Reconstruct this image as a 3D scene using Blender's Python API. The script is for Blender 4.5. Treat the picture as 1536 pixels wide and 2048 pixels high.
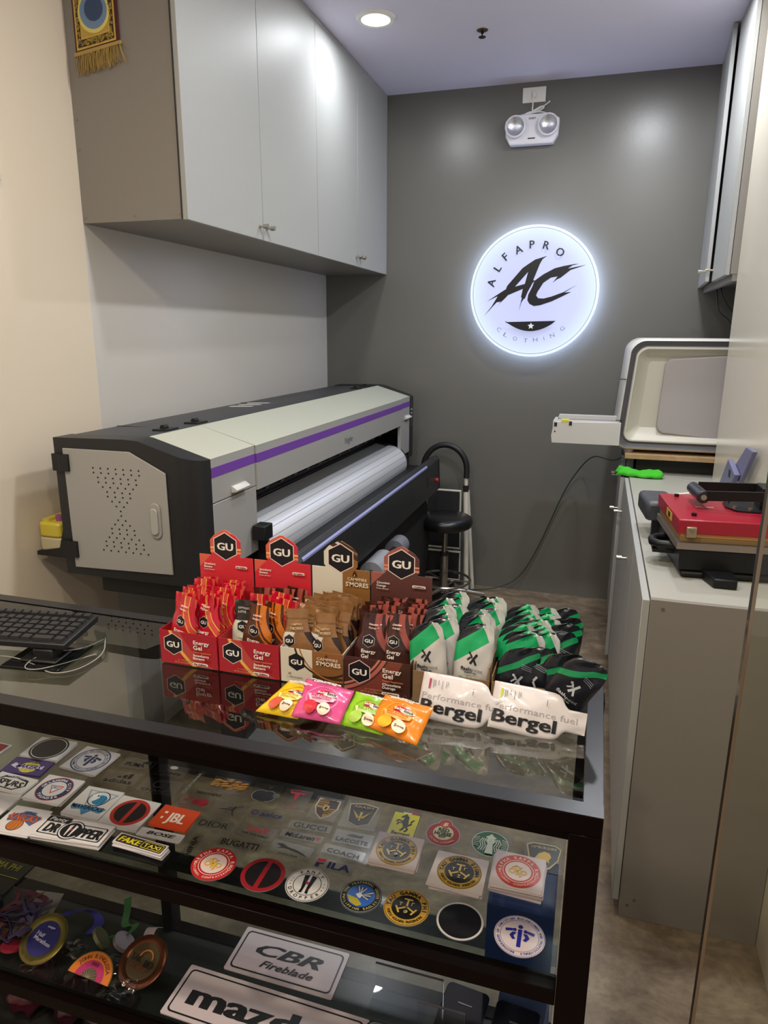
import bpy, math, random
from math import sin, cos, pi, radians
from mathutils import Vector, Matrix, geometry
random.seed(7)
for o in list(bpy.data.objects): bpy.data.objects.remove(o)
S = bpy.context.scene
COL = S.collection

# ------------------------------------------------------------------ camera
cam_d = bpy.data.cameras.new('camera'); cam = bpy.data.objects.new('camera', cam_d); COL.objects.link(cam)
FPX = 1397.09
cam_d.sensor_fit = 'VERTICAL'; cam_d.sensor_height = 36.0; cam_d.sensor_width = 27.0
cam_d.lens = 36.0 * FPX / 2048.0; cam_d.clip_start = 0.02; cam_d.clip_end = 60
_p, _y, _r = radians(14.2955), radians(16.871), radians(0.3166)
fw = Vector((-sin(_y)*cos(_p), cos(_y)*cos(_p), -sin(_p))); rt = Vector((cos(_y), sin(_y), 0)); up = rt.cross(fw)
r2 = rt*cos(_r) + up*sin(_r); u2 = up*cos(_r) - rt*sin(_r)
cam.matrix_world = Matrix(((r2.x, u2.x, -fw.x, 0), (r2.y, u2.y, -fw.y, 0), (r2.z, u2.z, -fw.z, 1.6), (0, 0, 0, 1)))
S.camera = cam
# ------------------------------------------------------------------ world, exposure
S.view_settings.view_transform = 'Standard'; S.view_settings.look = 'None'
S.view_settings.gamma = 1.0; S.view_settings.use_curve_mapping = False
S.view_settings.exposure = 0.1
wd = bpy.data.worlds.new('world'); S.world = wd; wd.use_nodes = True
bg = wd.node_tree.nodes['Background']; bg.inputs[0].default_value = (1.0, 0.93, 0.88, 1); bg.inputs[1].default_value = 0.42
# ------------------------------------------------------------------ lamps
CEIL = 2.94
def area(name, x, y, z, power, col, size=0.13, spread=180, rot=(0, 0, 0)):
    d = bpy.data.lights.new(name, 'AREA'); d.shape = 'DISK'; d.size = size; d.energy = power; d.color = col
    d.spread = radians(spread)
    o = bpy.data.objects.new(name, d); COL.objects.link(o); o.location = (x, y, z); o.rotation_euler = rot
    return o
COOL = (0.93, 0.96, 1.0); WARM = (1.0, 0.88, 0.68)
DOWNLIGHTS = [(-1.06, 3.33, 6, COOL), (0.18, 3.33, 14, COOL), (-0.40, 2.0, 9, COOL), (0.22, 2.05, 16, COOL)]
for i, (x, y, p, c) in enumerate(DOWNLIGHTS): area('downlight_lamp', x, y, CEIL-0.022, p, c)
FRONTLIGHTS = [(-1.0, 0.35, 24, WARM), (0.25, 0.2, 14, WARM), (-0.4, -0.7, 14, WARM)]
for x, y, p, c in FRONTLIGHTS: area('shopfront_lamp', x, y, CEIL-0.022, p, c)

# ================================================================== materials
def s2l(c): return c/12.92 if c <= 0.04045 else ((c+0.055)/1.055)**2.4
def hx(h):
    h = h.lstrip('#'); return tuple(s2l(int(h[i:i+2], 16)/255) for i in (0, 2, 4)) + (1,)
MC = {}
def pm(h, rough=0.5, metal=0.0, spec=0.5, coat=0.0, noise=0.0, nscale=200.0, bump=0.0, emit=0.0, var=0.0):
    key = (h, rough, metal, spec, coat, noise, nscale, bump, emit, var)
    if key in MC: return MC[key]
    m = bpy.data.materials.new('mat_'+h.strip('#')); m.use_nodes = True; nt = m.node_tree
    b = nt.nodes['Principled BSDF']; b.inputs['Base Color'].default_value = hx(h)
    b.inputs['Roughness'].default_value = rough; b.inputs['Metallic'].default_value = metal
    b.inputs['Specular IOR Level'].default_value = spec; b.inputs['Coat Weight'].default_value = coat
    b.inputs['Coat Roughness'].default_value = 0.08
    if emit: b.inputs['Emission Color'].default_value = hx(h); b.inputs['Emission Strength'].default_value = emit
    if noise or bump or var:
        tc = nt.nodes.new('ShaderNodeTexCoord'); n = nt.nodes.new('ShaderNodeTexNoise'); n.inputs['Scale'].default_value = nscale
        n.inputs['Detail'].default_value = 4; nt.links.new(tc.outputs['Object'], n.inputs['Vector'])
        if bump:
            bp = nt.nodes.new('ShaderNodeBump'); bp.inputs['Strength'].default_value = bump; bp.inputs['Distance'].default_value = 0.002
            nt.links.new(n.outputs[0], bp.inputs['Height']); nt.links.new(bp.outputs[0], b.inputs['Normal'])
        if noise:
            mr = nt.nodes.new('ShaderNodeMapRange'); mr.inputs[3].default_value = max(0, rough-noise); mr.inputs[4].default_value = rough+noise
            nt.links.new(n.outputs[0], mr.inputs[0]); nt.links.new(mr.outputs[0], b.inputs['Roughness'])
        if var:
            hs = nt.nodes.new('ShaderNodeHueSaturation'); hs.inputs['Color'].default_value = hx(h)
            mr = nt.nodes.new('ShaderNodeMapRange'); mr.inputs[1].default_value = 0.3; mr.inputs[2].default_value = 0.7
            mr.inputs[3].default_value = 1-var; mr.inputs[4].default_value = 1+var
            nt.links.new(n.outputs[0], mr.inputs[0]); nt.links.new(mr.outputs[0], hs.inputs['Value']); nt.links.new(hs.outputs[0], b.inputs['Base Color'])
    MC[key] = m; return m
def glassy(name, tint, ior=1.5, rough=0.0, strength=1.0):
    """thin clear sheet: transparent body with Fresnel reflection"""
    if name in MC: return MC[name]
    m = bpy.data.materials.new(name); m.use_nodes = True; nt = m.node_tree; nt.nodes.clear()
    out = nt.nodes.new('ShaderNodeOutputMaterial'); mx = nt.nodes.new('ShaderNodeMixShader')
    tr = nt.nodes.new('ShaderNodeBsdfTransparent'); tr.inputs[0].default_value = tint
    gl = nt.nodes.new('ShaderNodeBsdfGlossy'); gl.inputs['Roughness'].default_value = rough; gl.inputs[0].default_value = (strength, strength, strength, 1)
    fr = nt.nodes.new('ShaderNodeFresnel'); fr.inputs[0].default_value = ior
    geo = nt.nodes.new('ShaderNodeNewGeometry'); mm = nt.nodes.new('ShaderNodeMath'); mm.operation = 'MULTIPLY'
    inv = nt.nodes.new('ShaderNodeMath'); inv.operation = 'SUBTRACT'; inv.inputs[0].default_value = 1.0
    nt.links.new(geo.outputs['Backfacing'], inv.inputs[1]); nt.links.new(fr.outputs[0], mm.inputs[0]); nt.links.new(inv.outputs[0], mm.inputs[1])
    nt.links.new(mm.outputs[0], mx.inputs[0]); nt.links.new(tr.outputs[0], mx.inputs[1]); nt.links.new(gl.outputs[0], mx.inputs[2])
    nt.links.new(mx.outputs[0], out.inputs[0]); MC[name] = m; return m
def bands(name, base, layers, rough=0.32, axis='XZ', coat=0.3, bump=0.0, metal=0.0, bscale=60):
    """printed film: object-space arcs and stripes over a base colour.
    layers: ('c',cx,cz,r0,r1,col) | ('l',nx,nz,d0,d1,col) | ('b',x0,x1,z0,z1,col)"""
    if name in MC: return MC[name]
    m = bpy.data.materials.new(name); m.use_nodes = True; nt = m.node_tree; L = nt.links
    b = nt.nodes['Principled BSDF']; b.inputs['Roughness'].default_value = rough; b.inputs['Coat Weight'].default_value = coat; b.inputs['Metallic'].default_value = metal
    tc = nt.nodes.new('ShaderNodeTexCoord'); sp = nt.nodes.new('ShaderNodeSeparateXYZ'); L.new(tc.outputs['Object'], sp.inputs[0])
    X = sp.outputs[axis[0]]; Z = sp.outputs[axis[1]]
    def M(op, a, b_=None, c=None):
        n = nt.nodes.new('ShaderNodeMath'); n.operation = op
        for i, v in enumerate((a, b_, c)):
            if v is None: continue
            if isinstance(v, (int, float)): n.inputs[i].default_value = v
            else: L.new(v, n.inputs[i])
        return n.outputs[0]
    prev = nt.nodes.new('ShaderNodeRGB'); prev.outputs[0].default_value = hx(base); prev = prev.outputs[0]
    for ly in layers:
        k = ly[0]
        if k == 'c':
            dx = M('SUBTRACT', X, ly[1]); dz = M('SUBTRACT', Z, ly[2]); d = M('SQRT', M('ADD', M('MULTIPLY', dx, dx), M('MULTIPLY', dz, dz)))
            f = M('MULTIPLY', M('GREATER_THAN', d, ly[3]), M('LESS_THAN', d, ly[4]))
        elif k == 'l':
            d = M('ADD', M('MULTIPLY', X, ly[1]), M('MULTIPLY', Z, ly[2])); f = M('MULTIPLY', M('GREATER_THAN', d, ly[3]), M('LESS_THAN', d, ly[4]))
        else:
            f = M('MULTIPLY', M('MULTIPLY', M('GREATER_THAN', X, ly[1]), M('LESS_THAN', X, ly[2])), M('MULTIPLY', M('GREATER_THAN', Z, ly[3]), M('LESS_THAN', Z, ly[4])))
        mx = nt.nodes.new('ShaderNodeMix'); mx.data_type = 'RGBA'; L.new(f, mx.inputs[0]); L.new(prev, mx.inputs[6]); mx.inputs[7].default_value = hx(ly[5]); prev = mx.outputs[2]
    L.new(prev, b.inputs['Base Color'])
    if bump:
        n = nt.nodes.new('ShaderNodeTexNoise'); n.inputs['Scale'].default_value = bscale; n.inputs['Detail'].default_value = 3; L.new(tc.outputs['Object'], n.inputs['Vector'])
        bp = nt.nodes.new('ShaderNodeBump'); bp.inputs['Strength'].default_value = bump; bp.inputs['Distance'].default_value = 0.004
        L.new(n.outputs[0], bp.inputs['Height']); L.new(bp.outputs[0], b.inputs['Normal'])
    MC[name] = m; return m
def painted(name, h, rough, bump, scale, h2=None, spec=0.5, f=0.5):
    if name in MC: return MC[name]
    m = bpy.data.materials.new(name); m.use_nodes = True; nt = m.node_tree; L = nt.links; b = nt.nodes['Principled BSDF']
    b.inputs['Roughness'].default_value = rough; b.inputs['Specular IOR Level'].default_value = spec
    tc = nt.nodes.new('ShaderNodeTexCoord'); n = nt.nodes.new('ShaderNodeTexNoise'); n.inputs['Scale'].default_value = 1.6; n.inputs['Detail'].default_value = 6
    L.new(tc.outputs['Object'], n.inputs['Vector']); mx = nt.nodes.new('ShaderNodeMix'); mx.data_type = 'RGBA'
    mx.inputs[6].default_value = hx(h); mx.inputs[7].default_value = hx(h2 or h); L.new(n.outputs[0], mx.inputs[0]); L.new(mx.outputs[2], b.inputs['Base Color'])
    n2 = nt.nodes.new('ShaderNodeTexNoise'); n2.inputs['Scale'].default_value = scale; n2.inputs['Detail'].default_value = 3; L.new(tc.outputs['Object'], n2.inputs['Vector'])
    bp = nt.nodes.new('ShaderNodeBump'); bp.inputs['Strength'].default_value = bump; bp.inputs['Distance'].default_value = 0.003
    L.new(n2.outputs[0], bp.inputs['Height']); L.new(bp.outputs[0], b.inputs['Normal']); MC[name] = m; return m

# ================================================================== mesh helpers
class MB:
    def __init__(s): s.v = []; s.f = []; s.m = []; s.cur = 0
    def add(s, vs, fs):
        o = len(s.v); s.v += [tuple(v) for v in vs]; s.f += [tuple(i+o for i in f) for f in fs]; s.m += [s.cur]*len(fs); return s
    def box(s, x0, x1, y0, y1, z0, z1):
        return s.add([(x0,y0,z0),(x1,y0,z0),(x1,y1,z0),(x0,y1,z0),(x0,y0,z1),(x1,y0,z1),(x1,y1,z1),(x0,y1,z1)],
                     [(0,3,2,1),(4,5,6,7),(0,1,5,4),(1,2,6,5),(2,3,7,6),(3,0,4,7)])
    def prism(s, poly, a, b, axis='y'):
        """poly of 2D points extruded from a to b along axis; 2D = the other two axes in order"""
        def P(p, t):
            return {'x': (t, p[0], p[1]), 'y': (p[0], t, p[1]), 'z': (p[0], p[1], t)}[axis]
        n = len(poly); ar = sum(poly[i][0]*poly[(i+1) % n][1]-poly[(i+1) % n][0]*poly[i][1] for i in range(n))
        if ar < 0: poly = poly[::-1]
        vs = [P(p, a) for p in poly]+[P(p, b) for p in poly]
        q = [(i, (i+1) % n, n+(i+1) % n, n+i) for i in range(n)]
        caps = [tuple(range(n))[::-1], tuple(range(n, 2*n))]
        fs = caps+q
        if (axis == 'y') ^ (b < a): fs = [f[::-1] for f in fs]
        return s.add(vs, fs)
    def cyl(s, p0, p1, r0, r1=None, n=20, caps=True):
        p0 = Vector(p0); p1 = Vector(p1); r1 = r0 if r1 is None else r1; d = (p1-p0).normalized()
        a = d.orthogonal().normalized(); b = d.cross(a)
        vs = [p0+(a*cos(2*pi*i/n)+b*sin(2*pi*i/n))*r0 for i in range(n)]+[p1+(a*cos(2*pi*i/n)+b*sin(2*pi*i/n))*r1 for i in range(n)]
        fs = [(i, (i+1) % n, n+(i+1) % n, n+i) for i in range(n)]
        if caps: fs += [tuple(range(n))[::-1], tuple(range(n, 2*n))]
        return s.add(vs, fs)
    def tube(s, pts, r, n=8, smooth=0, flat=None):
        pts = [Vector(p) for p in pts]
        for _ in range(smooth):
            q = [pts[0]]
            for a, b in zip(pts, pts[1:]): q += [a*.75+b*.25, a*.25+b*.75]
            q.append(pts[-1]); pts = q
        N = len(pts); ref = None; rings = []
        for i, p in enumerate(pts):
            t = (pts[min(i+1, N-1)]-pts[max(i-1, 0)]); t = t.normalized() if t.length > 1e-9 else Vector((0, 0, 1))
            if ref is None: ref = t.orthogonal().normalized()
            ref = (ref-t*ref.dot(t)); ref = ref.normalized() if ref.length > 1e-6 else t.orthogonal().normalized()
            bb = t.cross(ref); rings.append([p+(ref*cos(2*pi*k/n)+bb*sin(2*pi*k/n)*(flat or 1))*r for k in range(n)])
        vs = [v for rg in rings for v in rg]
        fs = [(i*n+k, i*n+(k+1) % n, (i+1)*n+(k+1) % n, (i+1)*n+k) for i in range(N-1) for k in range(n)]
        fs += [tuple(range(n))[::-1], tuple(range((N-1)*n, N*n))]
        return s.add(vs, fs)
    def lathe(s, prof, c=(0, 0, 0), n=32, axis='z'):
        cx, cy, cz = c; vs = []; K = len(prof)
        for i in range(n):
            a = 2*pi*i/n
            for r, h in prof:
                vs.append({'z': (cx+r*cos(a), cy+r*sin(a), cz+h), 'y': (cx+r*cos(a), cy-h, cz+r*sin(a)), 'x': (cx+h, cy+r*cos(a), cz+r*sin(a))}[axis])
        fs = [(i*K+j, ((i+1) % n)*K+j, ((i+1) % n)*K+j+1, i*K+j+1) for i in range(n) for j in range(K-1)]
        return s.add(vs, fs)
    def ball(s, c, rx, ry=None, rz=None, n=16, m=10):
        ry = ry or rx; rz = rz or rx
        prof = [(sin(pi*j/m), -cos(pi*j/m)) for j in range(m+1)]; vs = []
        for i in range(n):
            a = 2*pi*i/n
            for r, h in prof: vs.append((c[0]+rx*r*cos(a), c[1]+ry*r*sin(a), c[2]+rz*h))
        K = m+1
        return s.add(vs, [(i*K+j, ((i+1) % n)*K+j, ((i+1) % n)*K+j+1, i*K+j+1) for i in range(n) for j in range(m)])
    def mesh(s, name, mats, origin=(0, 0, 0), smooth=None):
        me = bpy.data.meshes.new(name)
        ox, oy, oz = origin
        me.from_pydata([(x-ox, y-oy, z-oz) for x, y, z in s.v], [], s.f)
        if not isinstance(mats, (list, tuple)): mats = [mats]
        for m in mats: me.materials.append(m)
        for i, p in enumerate(me.polygons): p.material_index = s.m[i]
        if smooth is not None:
            for p in me.polygons: p.use_smooth = True
            me.set_sharp_from_angle(angle=radians(smooth))
        me.validate(); me.update(); return me
def link(name, me, parent=None, loc=(0, 0, 0), rot=(0, 0, 0)):
    o = bpy.data.objects.new(name, me); COL.objects.link(o)
    if parent: o.parent = parent
    o.location = loc; o.rotation_euler = rot; return o
def tag(o, label=None, cat=None, group=None, kind=None):
    if label: o['label'] = label
    if cat: o['category'] = cat
    if group: o['group'] = group
    if kind: o['kind'] = kind
    return o
def bev(o, w=0.003, seg=2, ang=35):
    m = o.modifiers.new('bevel', 'BEVEL'); m.width = w; m.segments = seg; m.limit_method = 'ANGLE'; m.angle_limit = radians(ang); m.harden_normals = False
    for p in o.data.polygons: p.use_smooth = True
    o.data.set_sharp_from_angle(angle=radians(50)); return o
class T:
    """a thing: an Empty whose parts are given in world coordinates"""
    def __init__(s, name, label, cat, loc, group=None, rotz=0):
        s.o = bpy.data.objects.new(name, None); COL.objects.link(s.o); s.o.empty_display_size = 0.05
        s.o.location = loc; s.loc = Vector(loc); tag(s.o, label, cat, group); s.o.rotation_euler = (0, 0, rotz)
    def part(s, name, mb, mat, parent=None, smooth=40, bevel=0, label=None, seg=2):
        me = mb.mesh(name, mat, s.loc, smooth); o = link(name, me, parent or s.o)
        if bevel: bev(o, bevel, seg)
        if label: o['label'] = label
        return o
def solo(name, mb, mat, label, cat, group=None, smooth=40, bevel=0, loc=(0, 0, 0), rot=(0, 0, 0)):
    o = link(name, mb.mesh(name, mat, (0, 0, 0), smooth), None, loc, rot); tag(o, label, cat, group)
    if bevel: bev(o, bevel)
    return o
def struct(name, mb, mat, smooth=40, bevel=0):
    o = link(name, mb.mesh(name, mat, (0, 0, 0), smooth)); tag(o, kind='structure')
    if bevel: bev(o, bevel)
    return o
def copy_thing(root, loc=None, rot=None, label=None, group=None):
    r = root.copy(); COL.objects.link(r)
    if loc is not None: r.location = loc
    if rot is not None: r.rotation_euler = rot
    if label: r['label'] = label
    if group: r['group'] = group
    for ch in list(root.children):
        c = ch.copy(); COL.objects.link(c); c.parent = r
        for g in list(ch.children):
            d = g.copy(); COL.objects.link(d); d.parent = c
    return r
def rrect(x0, x1, z0, z1, r, n=5):
    if not isinstance(r, (tuple, list)): r = (r,)*4
    pts = []
    for (cx, cz, a0, rr) in ((x1-r[0], z0+r[0], -90, r[0]), (x1-r[1], z1-r[1], 0, r[1]), (x0+r[2], z1-r[2], 90, r[2]), (x0+r[3], z0+r[3], 180, r[3])):
        for i in range(n+1):
            a = radians(a0+90*i/n); pts.append((cx+rr*cos(a), cz+rr*sin(a)))
    return pts
def disc_pts(cx, cz, r, n=28, sx=1.0): return [(cx+r*sx*cos(2*pi*i/n), cz+r*sin(2*pi*i/n)) for i in range(n)]

# ================================================================== print: flat lettering and marks
TXT = {}
def glyphs(s, bold=0.0, shear=0.0):
    key = (s, bold, shear)
    if key not in TXT:
        cu = bpy.data.curves.new('t', 'FONT'); cu.body = s; cu.size = 1.0; cu.offset = bold; cu.shear = shear; cu.resolution_u = 2; cu.fill_mode = 'FRONT'
        o = bpy.data.objects.new('t', cu); me = bpy.data.meshes.new_from_object(o)
        vs = [(v.co.x, v.co.y) for v in me.vertices]; fs = [tuple(p.vertices) for p in me.polygons]
        bpy.data.objects.remove(o); bpy.data.meshes.remove(me); bpy.data.curves.remove(cu)
        if not vs: vs = [(0, 0)]
        x0 = min(v[0] for v in vs); x1 = max(v[0] for v in vs)
        TXT[key] = (vs, fs, x0, x1)
    return TXT[key]
CAP = 0.729
class Art:
    def __init__(s, dz=0.00014): s.items = []; s.n = 0; s.dz = dz
    def raw(s, vs, fs, col): s.n += 1; s.items.append((vs, fs, col, s.n*s.dz)); return s
    def same(s): s.n -= 1; return s
    def poly(s, pts, col):
        tri = geometry.tessellate_polygon([[Vector((p[0], p[1], 0)) for p in pts]])
        fs = []
        for t in tri:
            a, b, c = (pts[i] for i in t); ar = (b[0]-a[0])*(c[1]-a[1])-(c[0]-a[0])*(b[1]-a[1])
            fs.append(tuple(t) if ar > 0 else tuple(t)[::-1])
        return s.raw(list(pts), fs, col)
    def rect(s, x0, x1, z0, z1, col): return s.raw([(x0, z0), (x1, z0), (x1, z1), (x0, z1)], [(0, 1, 2, 3)], col)
    def disc(s, cx, cz, r, col, sx=1.0, n=28): return s.raw(disc_pts(cx, cz, r, n, sx), [tuple(range(n))], col)
    def ring(s, cx, cz, r0, r1, col, n=36, a0=0, a1=360):
        full = abs(a1-a0-360) < 1e-6; k = n+1
        pts = [(cx+r*cos(radians(a0+(a1-a0)*i/n)), cz+r*sin(radians(a0+(a1-a0)*i/n))) for r in (r0, r1) for i in range(k)]
        return s.raw(pts, [(i, k+i, k+i+1, i+1) for i in range(n)], col)
    def line(s, pts, w, col):
        vs = []; fs = []
        for i, (a, b) in enumerate(zip(pts, pts[1:])):
            dx, dz = b[0]-a[0], b[1]-a[1]; L = math.hypot(dx, dz) or 1; nx, nz = -dz/L*w/2, dx/L*w/2; ex, ez = dx/L*w*.2, dz/L*w*.2
            o = len(vs); vs += [(a[0]-nx-ex, a[1]-nz-ez), (b[0]-nx+ex, b[1]-nz+ez), (b[0]+nx+ex, b[1]+nz+ez), (a[0]+nx-ex, a[1]+nz-ez)]; fs.append((o, o+1, o+2, o+3))
        return s.raw(vs, fs, col)
    def text(s, t, cx, cz, h, col, w=None, bold=0.02, shear=0.0, rot=0.0, align='c'):
        extra = max(0.0, bold-0.012); bold = min(bold, 0.012)
        if extra > 0.006:
            for q_ in (-1.0, -0.5, 0.5): s.text(t, cx+q_*extra*h*0.9*cos(radians(rot)), cz+q_*extra*h*0.9*sin(radians(rot)), h, col, None if w is None else w*(1-0.02), bold, shear, rot, align)
            cx += extra*h*0.9*cos(radians(rot)); cz += extra*h*0.9*sin(radians(rot)); w = None if w is None else w*0.98
        vs, fs, x0, x1 = glyphs(t, bold, shear); k = h/CAP; kx = k if w is None else w/(x1-x0)
        ref = {'c': (x0+x1)/2, 'l': x0, 'r': x1}[align]; ca, sa = cos(radians(rot)), sin(radians(rot)); out = []
        for x, y in vs:
            X = (x-ref)*kx; Y = y*k-h/2; out.append((cx+X*ca-Y*sa, cz+X*sa+Y*ca))
        return s.raw(out, fs, col)
    def arc(s, t, cx, cz, r, h, col, mid=90, step=None, bold=0.02, bottom=False, sx=1.0):
        """text on a circle; r is the mid-height radius"""
        k = h/CAP; n = len(t); st = step or 1.15*h/r*180/pi; VS = []; FS = []
        for i, ch in enumerate(t):
            if ch == ' ': continue
            vs, fs, x0, x1 = glyphs(ch, bold, 0.0); off = (i-(n-1)/2)*st
            a = mid-off if not bottom else mid+off; rr = radians(a); rot = rr-pi/2 if not bottom else rr+pi/2
            ca, sa = cos(rot), sin(rot); o = len(VS)
            for x, y in vs:
                X = (x-(x0+x1)/2)*k*sx; Y = y*k-h/2; VS.append((cx+r*cos(rr)+X*ca-Y*sa, cz+r*sin(rr)+X*sa+Y*ca))
            FS += [tuple(j+o for j in f) for f in fs]
        return s.raw(VS, FS, col)
    def fine(s, tol):
        """split long triangles so that print follows a curved surface"""
        out = []
        for pv, pf, col, lz in s.items:
            pv = list(pv); nf = []; mid = {}; st = []
            for f in pf: st += [(f[0], f[k], f[k+1]) for k in range(1, len(f)-1)]
            while st:
                t = st.pop(); L = [math.dist(pv[t[k]], pv[t[(k+1) % 3]]) for k in range(3)]; k = L.index(max(L))
                if L[k] < tol: nf.append(t); continue
                a, b, c = t[k], t[(k+1) % 3], t[(k+2) % 3]; e = (min(a, b), max(a, b))
                if e not in mid: mid[e] = len(pv); pv.append(((pv[a][0]+pv[b][0])/2, (pv[a][1]+pv[b][1])/2))
                st += [(a, mid[e], c), (mid[e], b, c)]
            out.append((pv, nf, col, lz))
        s.items = out; return s
    def mesh(s, name, mode='z', fn=None, rough=0.45, emit=0.0):
        """mode z: (u,v)->(u,v,layer); y: (u,v)->(u,-layer,v); fn(u,v,layer) custom"""
        vs = []; fs = []; mi = []; mats = []; idx = {}
        for pv, pf, col, lz in s.items:
            if col not in idx:
                idx[col] = len(mats)
                mats.append(col if not isinstance(col, str) else pm(col, rough, emit=emit))
            o = len(vs)
            for u, v in pv:
                vs.append(fn(u, v, lz) if fn else ((u, v, lz) if mode == 'z' else (u, -lz, v)))
            fs += [tuple(i+o for i in f) for f in pf]; mi += [idx[col]]*len(pf)
        me = bpy.data.meshes.new(name); me.from_pydata(vs, [], fs)
        for m in mats: me.materials.append(m)
        me.polygons.foreach_set('material_index', mi); me.update(); return me
    def put(s, name, parent, mode='z', loc=(0, 0, 0), rot=(0, 0, 0), fn=None, rough=0.45, emit=0.0):
        return link(name, s.mesh(name, mode, fn, rough, emit), parent, loc, rot)
def hexa(cx, cz, r, a=1.0): return [(cx+r*a*sin(pi*i/3), cz+r*cos(pi*i/3)) for i in range(6)]

# ================================================================== THE SETTING
YB = 4.33; XL = -1.704; XR = 0.52; YE = 3.40; XA = 1.08
def floor_mat():
    m = bpy.data.materials.new('floor_vinyl'); m.use_nodes = True; nt = m.node_tree; L = nt.links; b = nt.nodes['Principled BSDF']
    tc = nt.nodes.new('ShaderNodeTexCoord'); n = nt.nodes.new('ShaderNodeTexNoise'); n.inputs['Scale'].default_value = 7.0; n.inputs['Detail'].default_value = 9; n.inputs['Roughness'].default_value = 0.7; n.inputs['Distortion'].default_value = 0.5
    mp = nt.nodes.new('ShaderNodeMapping'); mp.inputs['Scale'].default_value = (0.8, 1.3, 1); L.new(tc.outputs['Object'], mp.inputs[0]); L.new(mp.outputs[0], n.inputs['Vector'])
    cr = nt.nodes.new('ShaderNodeValToRGB'); L.new(n.outputs[0], cr.inputs[0]); e = cr.color_ramp.elements
    e[0].position = 0.34; e[0].color = hx('#665646'); e[1].position = 0.66; e[1].color = hx('#9c8b75')
    k = e.new(0.5); k.color = hx('#82725f')
    n2 = nt.nodes.new('ShaderNodeTexNoise'); n2.inputs['Scale'].default_value = 38; n2.inputs['Detail'].default_value = 5; L.new(tc.outputs['Object'], n2.inputs['Vector'])
    mx = nt.nodes.new('ShaderNodeMix'); mx.data_type = 'RGBA'; mx.blend_type = 'MULTIPLY'; mx.inputs[0].default_value = 0.35
    cr2 = nt.nodes.new('ShaderNodeValToRGB'); L.new(n2.outputs[0], cr2.inputs[0]); cr2.color_ramp.elements[0].position = 0.35; cr2.color_ramp.elements[0].color = (0.45, 0.42, 0.4, 1); cr2.color_ramp.elements[1].position = 0.6; cr2.color_ramp.elements[1].color = (1, 1, 1, 1)
    L.new(cr.outputs[0], mx.inputs[6]); L.new(cr2.outputs[0], mx.inputs[7]); L.new(mx.outputs[2], b.inputs['Base Color'])
    b.inputs['Roughness'].default_value = 0.5; return m
M_WB = painted('wall_grey_paint', '#6f6e69', 0.30, 0.05, 55, '#676661')
M_WL = painted('wall_white_paint', '#cdc9c3', 0.24, 0.05, 45, '#c6c2bd')
M_WC = painted('wall_cream', '#dccfbc', 0.45, 0.04, 60, '#d7cab7')  # creamier, less glossy colour for the nearer stretch of the left wall
M_WR = painted('wall_offwhite_paint', '#d6cfbf', 0.20, 0.06, 60, '#d0c9ba')
M_CE = painted('ceiling_paint', '#dedaee', 0.6, 0.02, 60)
struct('floor', MB().box(-3.2, 3.2, -2.5, YB+0.1, -0.08, 0), floor_mat())
ce = MB(); ce.box(XL-0.1, XA+0.2, -2.5, YB+0.1, CEIL, CEIL+0.08); struct('ceiling', ce, M_CE)
struct('wall_back', MB().box(XL-0.1, XA+0.1, YB, YB+0.1, 0, CEIL), M_WB)
struct('wall_left', MB().box(XL-0.1, XL, 2.112, YB, 0, CEIL), M_WL)
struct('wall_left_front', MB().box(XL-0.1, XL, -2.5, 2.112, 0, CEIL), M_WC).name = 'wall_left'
struct('wall_right', MB().box(XR, XA, 0.95, YE, 0, CEIL), M_WR, bevel=0.004)
struct('wall_right_recess', MB().box(XA, XA+0.1, 0.95, YB, 0, CEIL), M_WB).name = 'wall_right'

# ceiling fittings
M_WPL = pm('#e9e7e2', 0.35); M_EMW = pm('#fffdf4', 0.5, emit=9.0)
def downlight(x, y, label):
    t = T('downlight', label, 'ceiling light', (x, y, CEIL), 'recessed ceiling downlights')
    t.part('trim_ring', MB().lathe([(0.062, 0.0), (0.064, -0.010), (0.078, -0.012), (0.086, -0.006), (0.088, 0.0)], (x, y, CEIL), 36), M_WPL)
    t.part('diffuser', MB().lathe([(0.0, -0.009), (0.063, -0.009)], (x, y, CEIL), 36), M_EMW)
downlight(-1.06, 3.33, 'round recessed ceiling downlight glowing beside the grey wall cabinets')
downlight(0.18, 3.33, 'round recessed ceiling downlight glowing above the right cabinets')
sx_, sy_ = -0.633, 3.585
t = T('sprinkler_head', 'small dark sprinkler head in the ceiling in front of the grey wall', 'sprinkler', (sx_, sy_, CEIL))
t.part('escutcheon', MB().lathe([(0.0, -0.002), (0.012, -0.004), (0.024, -0.003), (0.026, 0.0)], (sx_, sy_, CEIL), 24), pm('#6a5c4c', 0.35, metal=0.8))
t.part('nozzle', MB().lathe([(0.006, 0), (0.007, -0.014), (0.003, -0.016), (0.003, -0.026), (0.017, -0.028), (0.015, -0.031), (0.0, -0.033)], (sx_, sy_, CEIL), 18), pm('#2c2722', 0.4, metal=0.6))

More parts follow.
